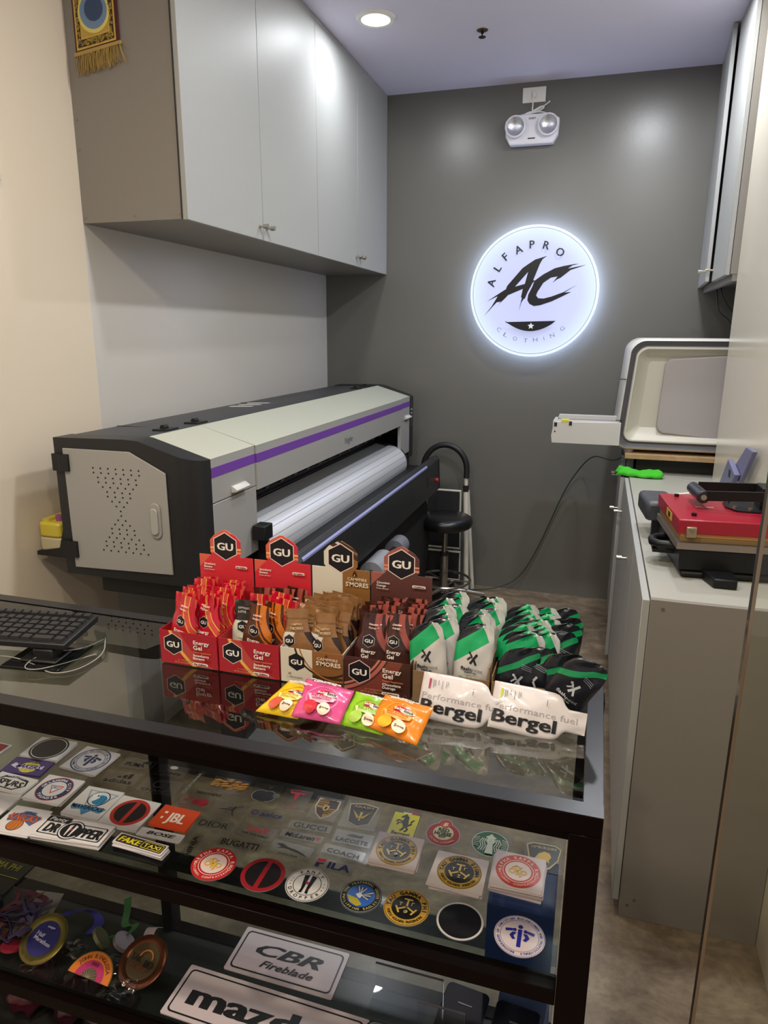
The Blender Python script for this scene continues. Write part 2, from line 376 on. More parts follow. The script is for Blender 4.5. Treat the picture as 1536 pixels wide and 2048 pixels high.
# ================================================================== cabinets
M_CB = painted('cabinet_laminate', '#84807a', 0.42, 0.05, 180, '#807b76', spec=0.4)
M_CD = painted('cabinet_door_laminate', '#a5a6a4', 0.46, 0.08, 150, '#a0a1a0', spec=0.16)
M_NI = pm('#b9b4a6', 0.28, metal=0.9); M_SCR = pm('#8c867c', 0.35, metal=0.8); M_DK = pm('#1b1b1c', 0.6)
def knob(parent_t, parent, p, d):
    """T-bar knob at p pointing along unit vector d"""
    p = Vector(p); d = Vector(d); m = MB(); m.cyl(p, p+d*0.018, 0.0045, n=10); m.cyl(p+d*0.018, p+d*0.036, 0.0088, n=16); m.cyl(p+d*0.0, p+d*0.003, 0.007, n=12)
    parent_t.part('handle', m, M_NI, parent)
# left run: two two-door units
CX0, CX1, CZ = XL, -1.322, 1.955
ys = [2.113, 2.653, 3.222, 3.788, YB-0.003]
for u in range(2):
    a, b = ys[2*u], ys[2*u+2]
    t = T('wall_cabinet', ['grey two-door wall cabinet nearest the viewer, its bare end panel facing out', 'grey two-door wall cabinet in the far corner against the dark wall'][u], 'cabinet', (CX0, (a+b)/2, CZ), 'grey wall cabinets on the left wall')
    body = MB(); body.box(CX0, CX1-0.001, a+0.0004, b-0.0004, CZ, CEIL-0.001); t.part('carcass', body, M_CB)
    for k in range(2):
        y0, y1 = ys[2*u+k]+0.0012, ys[2*u+k+1]-0.0012
        d = t.part('door', MB().box(CX1+0.0005, CX1+0.018, y0, y1, CZ-0.002, CEIL-0.004), M_CD, bevel=0.0012, seg=1)
        hy = y1-0.028 if k == 0 else y0+0.028
        knob(t, d, (CX1+0.0185, hy, CZ+0.045), (1, 0, 0))
    if u == 0:
        for (x, z) in [(CX0+0.012, 1.972), (-1.50, 1.972), (CX1-0.012, 1.972), (CX0+0.012, 2.27), (CX0+0.012, 2.18), (CX0+0.012, 2.62)]:
            t.part('screw', MB().cyl((x, a-0.001, z), (x, a+0.001, z), 0.0042, n=10), M_SCR)
        t.part('end_shadow_strip', MB().box(CX1-0.004, CX1-0.001, a-0.0008, a+0.001, CZ, CEIL-0.001), M_DK).name = 'gap_shade_strip'  # dark strip stands in for the shade between end panel and door
# right wall cabinet (narrow view of its doors)
RX = 0.472; RZ = 1.850
t = T('wall_cabinet', 'grey wall cabinet on the right in the recess, seen edge-on with cables under it', 'cabinet', (0.8, 3.85, RZ))
t.part('carcass', MB().box(RX+0.020, XA-0.002, YE+0.002, YB-0.003, RZ+0.004, CEIL-0.001), M_CB)
d = t.part('door', MB().box(RX, RX+0.018, YE+0.004, 3.80, RZ, CEIL-0.004), M_CD, bevel=0.0012, seg=1); knob(t, d, (RX, 3.775, RZ+0.05), (-1, 0, 0))
dm = MB().prism([(RX-0.028, 3.806), (RX-0.010, 3.806), (RX+0.018, YB-0.006), (RX, YB-0.006)], RZ, CEIL-0.004, 'z')
d = t.part('door', dm, M_CD, bevel=0.0012, seg=1, label='grey door standing slightly ajar'); knob(t, d, (RX-0.024, 3.84, RZ+0.05), (-1, 0, 0))
t.part('light_rail', MB().box(RX+0.03, RX+0.05, YE+0.004, YB-0.006, RZ-0.025, RZ+0.004), M_CB)

# base cabinets on the right
BX = 0.145; BZ = 0.959; BY0 = 1.785
def base_unit(y0, y1, x1, label, doors, plinth=True):
    t = T('base_cabinet', label, 'cabinet', ((BX+x1)/2, (y0+y1)/2, 0), 'grey base cabinets along the right side')
    t.part('carcass', MB().box(BX+0.0195, x1, y0+0.0004, y1-0.0004, 0.06, BZ-0.0185), M_CB)
    t.part('plinth', MB().box(BX+0.05, x1, y0+0.004, y1-0.0004, 0, 0.06), M_CB)
    for (a, b, hy, ajar) in doors:
        if ajar:
            dm = MB().prism([(BX-ajar, b-0.0012), (BX-ajar+0.018, b-0.0012), (BX+0.018, a+0.0012), (BX, a+0.0012)] if hy > (a+b)/2 else [(BX-ajar, a+0.0012), (BX-ajar+0.018, a+0.0012), (BX+0.018, b-0.0012), (BX, b-0.0012)], 0.05, BZ-0.004, 'z')
        else: dm = MB().box(BX, BX+0.018, a+0.0012, b-0.0012, 0.05, BZ-0.004)
        d = t.part('door', dm, M_CD, bevel=0.0012, seg=1)
        knob(t, d, (BX-ajar, hy, 0.80), (-1, 0, 0))
    return t
t = base_unit(BY0, 2.291, XR-0.001, 'grey base cabinet nearest the viewer with a tall end panel', [(BY0+0.001, 2.66, 2.60, 0)][:0])
# near end panel covers carcass end down to the floor, with screws
t.part('end_panel', MB().box(BX+0.0195, XR-0.001, BY0-0.016, BY0, 0.0, BZ-0.0005), M_CB, bevel=0.001, seg=1)
for x, z in ((BX+0.05, BZ-0.024), (BX+0.042, 0.04), (BX+0.06, 0.062)):
    t.part('screw', MB().cyl((x, BY0-0.0175, z), (x, BY0-0.0155, z), 0.0045, n=10), M_SCR)
dd = t.part('door', MB().box(BX, BX+0.018, BY0-0.014, 2.289, 0.05, BZ-0.004), M_CD, bevel=0.0012, seg=1)
base_unit(2.291, 2.86, XR-0.001, 'grey base cabinet beneath the heat press, second from the viewer', [(2.291, 2.86, 2.62, 0)])
base_unit(2.86, YE, XR-0.001, 'grey base cabinet beneath the green cloth, third from the viewer', [(2.86, YE, 3.36, 0.0)])
base_unit(YE, YB-0.003, XA-0.002, 'grey base cabinet beneath the white machine in the recess', [(YE, 3.87, 3.43, 0.018), (3.87, YB-0.003, 4.28, 0.0)])
t = T('worktop', 'pale grey laminate worktop running over the right base cabinets', 'worktop', (0.34, 3.0, BZ-0.018))
M_WT = painted('worktop_laminate', '#a8a79e', 0.36, 0.04, 160, '#a3a29a')
t.part('board', MB().box(BX+0.0205, XR-0.001, BY0+0.0005, 2.2905, BZ-0.018, BZ), M_WT, bevel=0.0008, seg=1)
t.part('board', MB().box(BX+0.0205, XR-0.001, 2.2915, YE-0.0005, BZ-0.018, BZ), M_WT, bevel=0.0008, seg=1)
t.part('board', MB().box(BX+0.0205, XA-0.002, YE+0.0005, YB-0.003, BZ-0.018, BZ), M_WT, bevel=0.0008, seg=1)

# ================================================================== illuminated round sign
SX, SZ, SR = -0.405, 1.838, 0.362; SY = 4.262
t = T('illuminated_sign', 'round white backlit shop sign with black AC lettering on the dark grey wall', 'sign', (SX, YB, SZ-SR))
m_face = bpy.data.materials.new('sign_face'); m_face.use_nodes = True; nt = m_face.node_tree; b = nt.nodes['Principled BSDF']
b.inputs['Base Color'].default_value = hx('#8f92a8'); b.inputs['Roughness'].default_value = 0.12
tc = nt.nodes.new('ShaderNodeTexCoord'); ln = nt.nodes.new('ShaderNodeVectorMath'); ln.operation = 'DISTANCE'; ln.inputs[1].default_value = (0, SY-YB, SR)
nt.links.new(tc.outputs['Object'], ln.inputs[0]); cr = nt.nodes.new('ShaderNodeValToRGB'); mr = nt.nodes.new('ShaderNodeMapRange'); mr.inputs[2].default_value = SR
nt.links.new(ln.outputs['Value'], mr.inputs[0]); nt.links.new(mr.outputs[0], cr.inputs[0]); e = cr.color_ramp.elements
e[0].position = 0.0; e[0].color = hx('#b6b9ee'); e[1].position = 1.0; e[1].color = hx('#f2fbff'); k = e.new(0.72); k.color = hx('#c3cdf4'); k = e.new(0.93); k.color = hx('#d8ecfb')
nt.links.new(cr.outputs[0], b.inputs['Emission Color']); b.inputs['Emission Strength'].default_value = 0.74
m_halo = pm('#c9dcff', 0.5, emit=14.0)
t.part('face_panel', MB().lathe([(SR-0.001, 0.010), (SR, 0.002), (SR-0.0, -0.004)], (SX, SY, SZ), 72, 'y').add([(SX+(SR-0.001)*cos(2*pi*i/72), SY-0.010, SZ+(SR-0.001)*sin(2*pi*i/72)) for i in range(72)], [tuple(range(72))]), m_face)
t.part('light_ring', MB().lathe([(SR-0.035, -0.012), (SR-0.012, -0.012), (SR-0.012, -0.036), (SR-0.035, -0.036), (SR-0.035, -0.012)], (SX, SY, SZ), 64, 'y'), m_halo)
t.part('back_panel', MB().cyl((SX, YB-0.006, SZ), (SX, SY+0.004, SZ), SR-0.045, n=48), pm('#d8d8dc', 0.5))
A = Art(0.0006); K = '#14171f'
A.ring(0, 0, SR-0.0175, SR-0.0155, '#5a7a7c', 96)
AO = [(-338,2031),(-362,2014),(-376,1988),(-407,1904),(-405,1900),(-396,1900),(-412,1885),(-416,1875),(-435,1839),(-450,1800),(-454,1802),(-468,1781),(-481,1731),(-471,1785),(-467,1806),(-472,1810),(-464,1855),(-548,1821),(-560,1807),(-597,1772),(-616,1749),(-587,1786),(-611,1782),(-636,1755),(-684,1702),(-638,1761),(-606,1816),(-668,1787),(-594,1834),(-560,1855),(-554,1873),(-472,1968),(-441,1989),(-403,2013),(-363,2024)]
AI = [(-439,1947),(-509,1868),(-454,1882)]
AC_ = [(-402,1893),(-396,1902),(-352,1933),(-292,1964),(-244,1975),(-187,1984),(-159,1985),(-195,1978),(-220,1961),(-122,1979),(-205,1953),(-256,1913),(-276,1904),(-300,1886),(-273,1920),(-310,1914),(-350,1887),(-380,1838),(-387,1818),(-374,1803),(-344,1801),(-303,1811),(-238,1834),(-163,1874),(-232,1832),(-193,1836),(-249,1808),(-301,1784),(-363,1764),(-397,1760),(-423,1773),(-435,1793),(-432,1822),(-411,1867)]
f = lambda L: [(x/1000-SX, z/1000-SZ) for x, z in L]
o_, i_ = f(AO), f(AI); tri = geometry.tessellate_polygon([[Vector((*p, 0)) for p in o_], [Vector((*p, 0)) for p in i_]])
A.raw(o_+i_, [tuple(x) for x in tri], K); A.poly(f(AC_), K)
for ch, x, z, rot in zip('ALFAPRO', (-647, -614, -572, -499, -424, -343, -266), (1891, 1971, 2032, 2069, 2094, 2087, 2049), (76, 58, 42, 24, 3, -14, -32)):
    A.text(ch, x/1000-SX, z/1000-SZ, 0.044, '#1c2a33', bold=0.03, rot=rot)
for ch, x, z, rot in zip('CLOTHING', (-587, -546, -492, -431, -376, -327, -282, -228), (1630, 1599, 1579, 1569, 1574, 1580, 1598, 1636), (-42, -30, -18, -6, 4, 12, 24, 38)):
    A.text(ch, x/1000-SX, z/1000-SZ, 0.024, '#5d6690', bold=-0.012, rot=rot, w=0.024 if ch != 'I' else None)
bw = [(-0.147, -0.167), (0.138, -0.160)]
for i in range(15):
    u = i/14; bw.append((0.138-0.285*u, -0.160-0.058*sin(pi*u)**0.8))
A.poly(bw, K)
st = []
for i in range(10):
    r = 0.019 if i % 2 == 0 else 0.009; st.append((r*sin(pi*i/5), -0.189+r*cos(pi*i/5)))
A.poly(st, '#f3f6ff')
ar = A.put('lettering', t.o, 'y', (0, SY-0.0105-YB, SR), rough=0.25)

# ================================================================== emergency light, outlet plate and cord
t = T('outlet_plate', 'white blank outlet plate high on the grey wall under the ceiling', 'outlet', (-0.465, YB, 2.83))
t.part('plate', MB().box(-0.527, -0.402, YB-0.007, YB, 2.836, 2.912), M_WPL, bevel=0.002)
t.part('plug', MB().box(-0.472, -0.455, YB-0.022, YB-0.007, 2.858, 2.888), M_WPL, bevel=0.003)
EX, EZ = -0.463, 2.675
t = T('emergency_light', 'white twin-head emergency light hanging on the grey wall above the sign', 'emergency light', (EX, YB, 2.60))
M_EL = pm('#e4e2ea', 0.3)
t.part('housing', MB().prism([(EX-0.118, 2.618), (EX+0.118, 2.618), (EX+0.142, 2.66), (EX+0.146, 2.74), (EX+0.09, 2.768), (EX-0.09, 2.768), (EX-0.146, 2.74), (EX-0.142, 2.66)], YB-0.055, YB-0.002, 'y'), M_EL, bevel=0.006)
m_len = pm('#d8dade', 0.12, metal=0.85, bump=0.9, nscale=150)
for s in (-1, 1):
    c = (EX+s*0.088, YB-0.055, 2.705)
    h = t.part('lamp_head', MB().lathe([(0.052, 0.0), (0.056, 0.012), (0.056, 0.026), (0.050, 0.030), (0.047, 0.026)], c, 32, 'y'), M_EL)
    t.part('reflector', MB().lathe([(0.048, 0.024), (0.036, 0.012), (0.012, 0.004), (0.0, 0.004)][::-1], c, 32, 'y'), m_len, h)
    t.part('lens', MB().lathe([(0.0, 0.040), (0.025, 0.037), (0.042, 0.031), (0.048, 0.026)][::-1], c, 32, 'y'), glassy('lens_clear', (0.97, 0.97, 0.99, 1), 1.45, 0.03), h)
A = Art(0.0004); A.rect(-0.020, 0.020, -0.102, -0.096, '#1d1d22'); A.put('indicator_slot', t.o, 'y', (0, -0.0555, 0.145))
A = Art(0.0004); A.text('SWIFT', 0, 0.0, 0.010, '#6c6c74')
A.put('printed_mark', t.o, 'y', (0, -0.0555, 0.145))
cd = MB(); y_ = YB-0.03
cd.tube([(-0.463, YB-0.02, 2.87), (-0.466, y_, 2.84), (-0.468, y_, 2.80), (-0.468, y_, 2.785), (-0.42, y_, 2.81), (-0.40, y_-0.01, 2.80), (-0.43, y_-0.01, 2.782), (-0.50, y_, 2.776), (-0.55, y_, 2.765), (-0.545, y_, 2.752), (-0.48, y_-.01, 2.775), (-0.42, y_, 2.783), (-0.375, y_, 2.765), (-0.40, y_, 2.757)], 0.0035, 8, 3)
cd.tube([(-0.515, y_, 2.762), (-0.50, y_, 2.782), (-0.45, y_-.006, 2.785), (-0.395, y_, 2.815), (-0.375, y_, 2.83)], 0.003, 8, 2)
solo('looped_wire', cd, M_WPL, 'white looped power cord hanging from the outlet plate to the emergency light', 'cord')

# ================================================================== wall hanging on the near cabinet end
HY = 2.113
t = T('wall_hanging', 'small maroon and gold woven hanging with gold fringe on the cabinet end panel', 'wall hanging', (-1.62, HY-0.004, 2.43))
hp = lambda u, v: (u, v)
x0, x1, z0, z1 = -1.666, -1.503, 2.456, 2.70
t.part('cloth', MB().prism([(x0, z0), (x1, z0+0.020), (x1, z1), (x0, z1)], HY-0.006, HY-0.002, 'y'), pm('#4e1c22', 0.85, bump=0.5, nscale=600), bevel=0)
A = Art(0.0006); gold = '#c7a64a'; cx = (x0+x1)/2+1.62; b0 = z0-2.43
def q(u0, u1, v0, v1, c): A.poly([(u0, v0+(u0-(x0+1.62))*0.12), (u1, v0+(u1-(x0+1.62))*0.12), (u1, v1+(u1-(x0+1.62))*0.12), (u0, v1+(u0-(x0+1.62))*0.12)], c)
ux, wx = x0+1.62, x1+1.62
q(ux+0.006, wx-0.010, b0+0.004, b0+0.30, gold); q(ux+0.012, wx-0.016, b0+0.010, b0+0.30, '#3c2a14')
q(ux+0.026, wx-0.030, b0+0.030, b0+0.30, gold); q(ux+0.030, wx-0.034, b0+0.035, b0+0.30, '#b8993c')
A.disc(cx-0.002, b0+0.105, 0.058, '#d9cc72', n=32); A.disc(cx-0.002, b0+0.108, 0.050, '#6b86a8', n=32); A.disc(cx, b0+0.113, 0.034, '#2f4568', n=24)
random.seed(3)
for i in range(60):
    u = random.uniform(ux+0.013, wx-0.018); v = b0+random.uniform(0.012, 0.027)+(u-ux)*0.12; A.same() if i else None; A.ring(u, v, 0.0025, 0.0038, gold, 8)
for i in range(36):
    for u in (random.uniform(ux+0.014, ux+0.024), random.uniform(wx-0.028, wx-0.018)):
        A.same(); A.ring(u, b0+random.uniform(0.03, 0.2), 0.0022, 0.0036, gold, 8)
A.put('woven_pattern', t.o, 'y', (0, -0.0025, 0), rough=0.6)
fr = MB()
fr.prism([(x0-0.004, z0-0.012), (x1+0.006, z0+0.010), (x1+0.006, z0+0.019), (x0-0.004, z0-0.001)], HY-0.010, HY-0.002, 'y')
for i in range(150):
    u = random.random(); x = x0+(x1-x0+0.004)*u; z = z0-0.008+0.02*u; L = random.uniform(0.045, 0.062); dx = random.uniform(-0.010, 0.006)+(0.022*max(0, u-0.85)/0.15)
    yy = HY-0.004-random.uniform(0, 0.006); fr.tube([(x, yy, z), (x+dx*.5+random.uniform(-.003, .003), yy-.003, z-L*.5), (x+dx, yy-.001, z-L)], 0.0008, 4, 1)
fr.tube([(x1+0.006, HY-0.005, z0+0.010), (x1+0.035, HY-0.006, z0-0.004)], 0.0006, 4)
tag(t.part('fringe', fr, pm('#ad9152', 0.5, metal=0.25)), kind='stuff')
# numeral on the near left wall
A = Art(0.001); A.text('3', 0, 0, 0.045, '#111111', bold=0.03)
me = A.mesh('numeral', fn=lambda u, v, l: (l, -u*-1, v)); o = link('wall_lettering', me, None, (XL+0.002, 1.757, 2.035)); tag(o, 'black character at the left edge on the cream wall', 'lettering')

# ================================================================== wide-format plotter
M_BK = pm('#1d1e21', 0.42, noise=0.05, nscale=300); M_BKM = pm('#101114', 0.5); M_PG = pm('#9d9c9a', 0.42, bump=0.05, nscale=500)
M_PL = pm('#b4b7aa', 0.4, bump=0.04, nscale=500); M_PU = pm('#6d3f9e', 0.4); M_TOPD = pm('#3b3c3f', 0.45, bump=0.05, nscale=400)
PY0, PY1 = 1.72, 4.20; PXB, PXF = -1.57, -1.083; CAPY = 1.80; ZT = 1.292; ZB = 0.86
t = T('wide_format_plotter', 'large black and grey wide-format inkjet plotter with a purple stripe along the left wall', 'printer', (-1.32, 2.95, 0))
def cap_profile(fx): return [(PXB, ZB), (fx, ZB), (fx, 1.238), (-1.27, 1.294), (-1.32, 1.297), (PXB, ZT)]
# near end cover: flat face then rounded into the front
cap = MB()
K_ = 8; secs = []
for i in range(K_+1):
    a = i/K_*pi/2; fx = -1.083-0.07*(1-sin(a)); y = PY0+0.075*(1-cos(a)); secs.append((fx, y))
secs = [(fx, y) for fx, y in secs]+[(PXF, CAPY)]
rings = []
for fx, y in secs:
    zf = 1.238-(-1.083-fx)*-0.28; rings.append([(PXB, y, ZB), (fx, y, ZB), (fx, y, zf), (-1.272, y, 1.294), (-1.32, y, 1.297), (PXB, y, ZT)])
vs = [v for r in rings for v in r]; n = 6; fs = [(i*n+k, (i*n+(k+1) % n), (i+1)*n+(k+1) % n, (i+1)*n+k) for i in range(len(rings)-1) for k in range(n)]
cap.add(vs, fs+[tuple(range(n))[::-1], tuple(range((len(rings)-1)*n, len(rings)*n))]); t.part('end_cover', cap, M_BK, smooth=30)
far = MB().prism([(PXB, ZB), (PXF-0.005, ZB), (PXF-0.005, 1.236), (-1.272, 1.296), (-1.32, 1.299), (PXB, ZT+0.002)], PY1-0.11, PY1, 'y'); fc = t.part('end_cover', far, M_BK, bevel=0.008)
# control pad on the far end cover's front
cp = t.part('control_pad', MB().box(PXF-0.006, PXF-0.0035, PY1-0.075, PY1-0.03, 1.05, 1.21), pm('#26272c', 0.25))
for i in range(6):
    cc = (PXF-0.0035, PY1-0.062+0.020*(i % 2), 1.155-0.022*(i//2)); t.part('button', MB().cyl(cc, (PXF-0.001, cc[1], cc[2]), 0.006, n=10), pm('#8f9094', 0.4), cp)
t.part('bottom_tray', MB().box(-1.46, PXF-0.02, PY0+0.02, PY1-0.03, 0.805, ZB), M_BKM, bevel=0.004)
# rear casing top and back
t.part('rear_casing', MB().prism([(PXB, ZB), (-1.30, ZB), (-1.30, 1.285), (-1.315, 1.294), (PXB, ZT-0.003)], CAPY, PY1-0.11, 'y'), M_TOPD)
for y in (2.02, 2.9):
    t.part('casing_seam', MB().box(PXB, -1.32, y, y+0.002, ZT-0.0025, ZT-0.0005), M_BKM)
for y in (2.72, 2.80, 2.88):
    t.part('vent_label', MB().prism([(-1.53, y), (-1.44, y+0.03), (-1.44, y+0.06), (-1.53, y+0.03)], ZT-0.002, ZT, 'z'), pm('#c9c9c6', 0.5))
# end door with perforations
dp = [(-1.532, 0.885), (-1.180, 0.895), (-1.182, 1.205), (-1.30, 1.262), (-1.535, 1.262)]
door = t.part('side_door', MB().prism(dp, PY0-0.006, PY0-0.0005, 'y'), M_PG, bevel=0.002)
holes = MB()
def hole(x, z):
    hm = MB(); hm.cyl((x, PY0-0.0066, z), (x, PY0-0.0058, z), 0.0026, n=8); return hm
hx0, hz0 = -1.345, 1.080; cnt = 0; hm = MB()
rows = [(7, 6)]
for r in range(19):
    k = abs(r-9.5); n_ = int(round(1+k*0.72)); z = hz0+(9-r)*0.0142
    n_ = max(1, min(7, n_))
    for i in range(n_):
        x = hx0+(i-(n_-1)/2)*0.0265+(r-9)*0.0006
        hm.cyl((x, PY0-0.0068, z), (x, PY0-0.0058, z), 0.0028, n=8)
tag(t.part('vent_holes', hm, M_BKM, door), kind='stuff')
lt = t.part('latch', MB().prism(rrect(-1.242, -1.205, 1.005, 1.115, 0.018), PY0-0.012, PY0-0.006, 'y'), M_PG, door, bevel=0.003)
lt2 = MB().prism(rrect(-1.237, -1.212, 1.018, 1.100, 0.012), PY0-0.018, PY0-0.012, 'y'); t.part('latch_paddle', lt2, pm('#a9a8a6', 0.35), bevel=0.003)
for z in (1.218, 0.945):
    hg = MB(); hg.box(-1.572, -1.548, PY0-0.012, PY0, z-0.026, z+0.026); hg.box(-1.541, -1.513, PY0-0.014, PY0-0.006, z-0.026, z+0.026); t.part('hinge', hg, M_BKM, smooth=20)
    t.part('hinge_pin', MB().cyl((-1.5445, PY0-0.009, z-0.027), (-1.5445, PY0-0.009, z+0.027), 0.005, n=10), M_BK)
# front cover: sloping lid, stripe and fascia, in near / main / far sections
def fascia(y0, y1, off, zb, nm):
    x = PXF+off
    lid = t.part('lid', MB().prism([(x-0.001, 1.2378), (x, 1.2385), (-1.285, 1.2975), (-1.292, 1.285), (x-0.02, 1.225)], y0, y1, 'y'), M_PL, smooth=15)
    m = MB().box(x-0.020, x, y0, y1, 1.211, 1.2375); t.part('fascia_band', m, M_PG)
    t.part('purple_stripe', MB().box(x-0.020, x+0.001, y0, y1, 1.181, 1.211), M_PU)
    t.part('fascia', MB().box(x-0.020, x, y0, y1, zb, 1.181), M_PG)
fascia(CAPY+0.0005, 2.079, 0.0, 1.104, 'near'); fascia(2.081, 3.895, 0.006, 1.088, 'main'); fascia(3.897, PY1-0.111, 0.0, 1.104, 'far')
t.part('lower_panel', MB().box(PXF-0.020, PXF, CAPY+0.0005, 2.082, 0.875, 1.100), M_PG, bevel=0.0015, seg=1)
t.part('lower_panel', MB().box(PXF-0.020, PXF, 3.90, PY1-0.111, 0.905, 1.100), M_PG, bevel=0.0015, seg=1)
for y in (1.958, 4.02):
    hn = MB().prism([(PXF, 1.112), (PXF+0.020, 1.116), (PXF+0.022, 1.122), (PXF+0.006, 1.134), (PXF, 1.134)], y-0.045, y+0.045, 'y'); t.part('pull_handle', hn, pm('#c2c2c0', 0.35), bevel=0.001, seg=1)
for y, x in ((1.965, -1.345), (2.155, -1.349), (3.85, -1.345), (4.02, -1.345)):
    hm = MB(); hm.box(x-0.022, x+0.030, y-0.035, y+0.035, ZT, ZT+0.007); hm.cyl((x, y-0.012, ZT+0.010), (x, y+0.012, ZT+0.010), 0.009, n=12); t.part('lid_hinge', hm, M_BKM, smooth=30)
A = Art(0.0004); A.text('Yinghe', 0, 0, 0.030, '#2b2b2e', shear=0.35, bold=-0.005, w=0.105)
me = A.mesh('brand_script', fn=lambda u, v, l: (l, u, v)); link('printed_script', me, t.o, (PXF+0.0062+1.32, 2.99-2.95, 1.134))
# dark throat with pinch rollers
t.part('throat', MB().prism([(-1.30, 0.93), (-1.245, 0.93), (-1.238, 1.09), (-1.20, 1.11), (-1.18, 1.20), (-1.30, 1.25)], 2.083, 3.898, 'y'), pm('#17171c', 0.5))
for k in range(5): t.part('throat_rib', MB().cyl((-1.235+0.0*k, 2.10, 0.985+0.022*k), (-1.235, 3.9, 0.985+0.022*k), 0.003, n=6), pm('#2c2c34', 0.4, metal=0.4))
for i in range(14):
    y = 2.16+i*0.128; m = MB(); m.box(-1.20, -1.150, y-0.018, y+0.018, 1.062, 1.080); m.cyl((-1.152, y-0.014, 1.055), (-1.152, y+0.014, 1.055), 0.010, n=10); t.part('pinch_roller', m, M_BKM)
# silver curved platen
pl = MB(); prof = []
for i in range(17):
    a = radians(104-i*8.6); prof.append((-1.150+0.104*cos(a), 0.862+0.104*sin(a)))
prof = [(-1.235, 0.975)]+prof
inner = [(x-0.010, z-0.012) for x, z in prof][::-1]
pl.prism(prof+inner, 2.10, 3.905, 'y')
m_pl = bpy.data.materials.new('brushed_platen'); m_pl.use_nodes = True; nt = m_pl.node_tree; b = nt.nodes['Principled BSDF']
b.inputs['Base Color'].default_value = hx('#f0f3fa'); b.inputs['Metallic'].default_value = 0.4; b.inputs['Roughness'].default_value = 0.28
tc = nt.nodes.new('ShaderNodeTexCoord'); mp = nt.nodes.new('ShaderNodeMapping'); mp.inputs['Scale'].default_value = (1, 30, 1); n = nt.nodes.new('ShaderNodeTexNoise'); n.inputs['Scale'].default_value = 60
nt.links.new(tc.outputs['Object'], mp.inputs[0]); nt.links.new(mp.outputs[0], n.inputs['Vector']); bp = nt.nodes.new('ShaderNodeBump'); bp.inputs['Strength'].default_value = 0.15; bp.inputs['Distance'].default_value = 0.001
nt.links.new(n.outputs[0], bp.inputs['Height']); nt.links.new(bp.outputs[0], b.inputs['Normal'])
plat = t.part('platen', pl, m_pl, smooth=30)
for i in range(1, 16, 2):
    a = radians(104-i*8.6); c = (-1.150+0.1042*cos(a), 0.862+0.1042*sin(a)); m = MB(); m.cyl((c[0], 2.10, c[1]), (c[0], 3.905, c[1]), 0.0010, n=6); t.part('groove_rib', m, pm('#a3a8b4', 0.35, metal=0.6), plat)
t.part('platen_end_bracket', MB().prism([(-1.24, 0.80), (-1.045, 0.80), (-1.038, 0.86), (-1.05, 0.91), (-1.09, 0.955), (-1.15, 0.974), (-1.24, 0.985)], 2.088, 2.10, 'y'), M_BKM)
t.part('bracket_clip', MB().box(-1.078, -1.030, 2.03, 2.09, 0.925, 0.975), M_BKM, bevel=0.003)
t.part('platen_end_bracket', MB().prism([(-1.24, 0.80), (-1.045, 0.80), (-1.038, 0.86), (-1.05, 0.91), (-1.09, 0.955), (-1.15, 0.974), (-1.24, 0.985)], 3.905, 3.915, 'y'), M_BKM)
t.part('lower_deck', MB().box(-1.25, -0.98, 2.05, 4.05, 0.775, 0.83), M_BKM)
# heater bar in front with blue-lit strip
hb = [(-0.945, 0.745), (-0.875, 0.715), (-0.842, 0.735), (-0.850, 0.905), (-0.872, 0.925), (-0.900, 0.912)]
bar = t.part('heater_bar', MB().prism(hb, 1.90, 3.86, 'y'), M_BK, bevel=0.004)
t.part('light_strip', MB().prism([(-0.8555, 0.916), (-0.8495, 0.910), (-0.8500, 0.902), (-0.8570, 0.908)], 1.93, 3.60, 'y'), pm('#8e93c4', 0.3), bar)
for i in range(5):
    vm = MB(); y = 2.30+i*0.32
    for r in range(7):
        for c_ in range(4): vm.cyl((-0.8475+r*0.0002, y+c_*0.010, 0.79+r*0.011), (-0.8445+r*0.0002, y+c_*0.010, 0.79+r*0.011), 0.0026, n=6)
    tag(t.part('vent_holes', vm, M_BKM, bar), kind='stuff')
t.part('bar_end_cap', MB().prism(hb, 3.861, 3.90, 'y'), M_BKM, bevel=0.003)
t.part('red_button', MB().cyl((-0.846, 3.80, 0.80), (-0.832, 3.80, 0.80), 0.012, n=14), pm('#b2242c', 0.4))
for y in (2.02, 3.78): t.part('bar_bracket', MB().prism([(-1.05, 0.775), (-0.90, 0.745), (-0.90, 0.70), (-1.05, 0.72)], y, y+0.03, 'y'), M_BKM)
# stand
for y in (2.0, 3.95):
    t.part('leg', MB().box(-1.20, -1.10, y-0.04, y+0.04, 0.09, 0.805), M_BKM, bevel=0.004)
    t.part('foot', MB().prism([(-1.50, 0.03), (-0.74, 0.03), (-0.74, 0.07), (-1.05, 0.12), (-1.30, 0.12), (-1.50, 0.07)], y-0.035, y+0.035, 'y'), M_BKM, bevel=0.004)
    for x in (-1.45, -0.79): t.part('caster', MB().cyl((x, y-0.014, 0.028), (x, y+0.014, 0.028), 0.028, n=18), M_BKM)
t.part('cross_beam', MB().box(-1.18, -1.12, 2.04, 3.91, 0.30, 0.38), M_BKM)
t.part('take_up_bar', MB().cyl((-0.83, 2.06, 0.655), (-0.83, 2.90, 0.655), 0.016, n=14), M_BKM)
t.part('take_up_arm', MB().prism([(-1.12, 0.30), (-1.05, 0.30), (-0.79, 0.62), (-0.79, 0.68), (-0.86, 0.68), (-0.88, 0.62), (-1.12, 0.40)], 2.018, 2.042, 'y'), M_BKM)
t.part('paper_core', MB().cyl((-0.83, 2.56, 0.655), (-0.83, 2.74, 0.655), 0.050, n=30), pm('#8d8f99', 0.5)); t.part('paper_core', MB().cyl((-0.83, 2.90, 0.655), (-0.83, 3.0, 0.655), 0.044, n=30), pm('#6d6f79', 0.5))
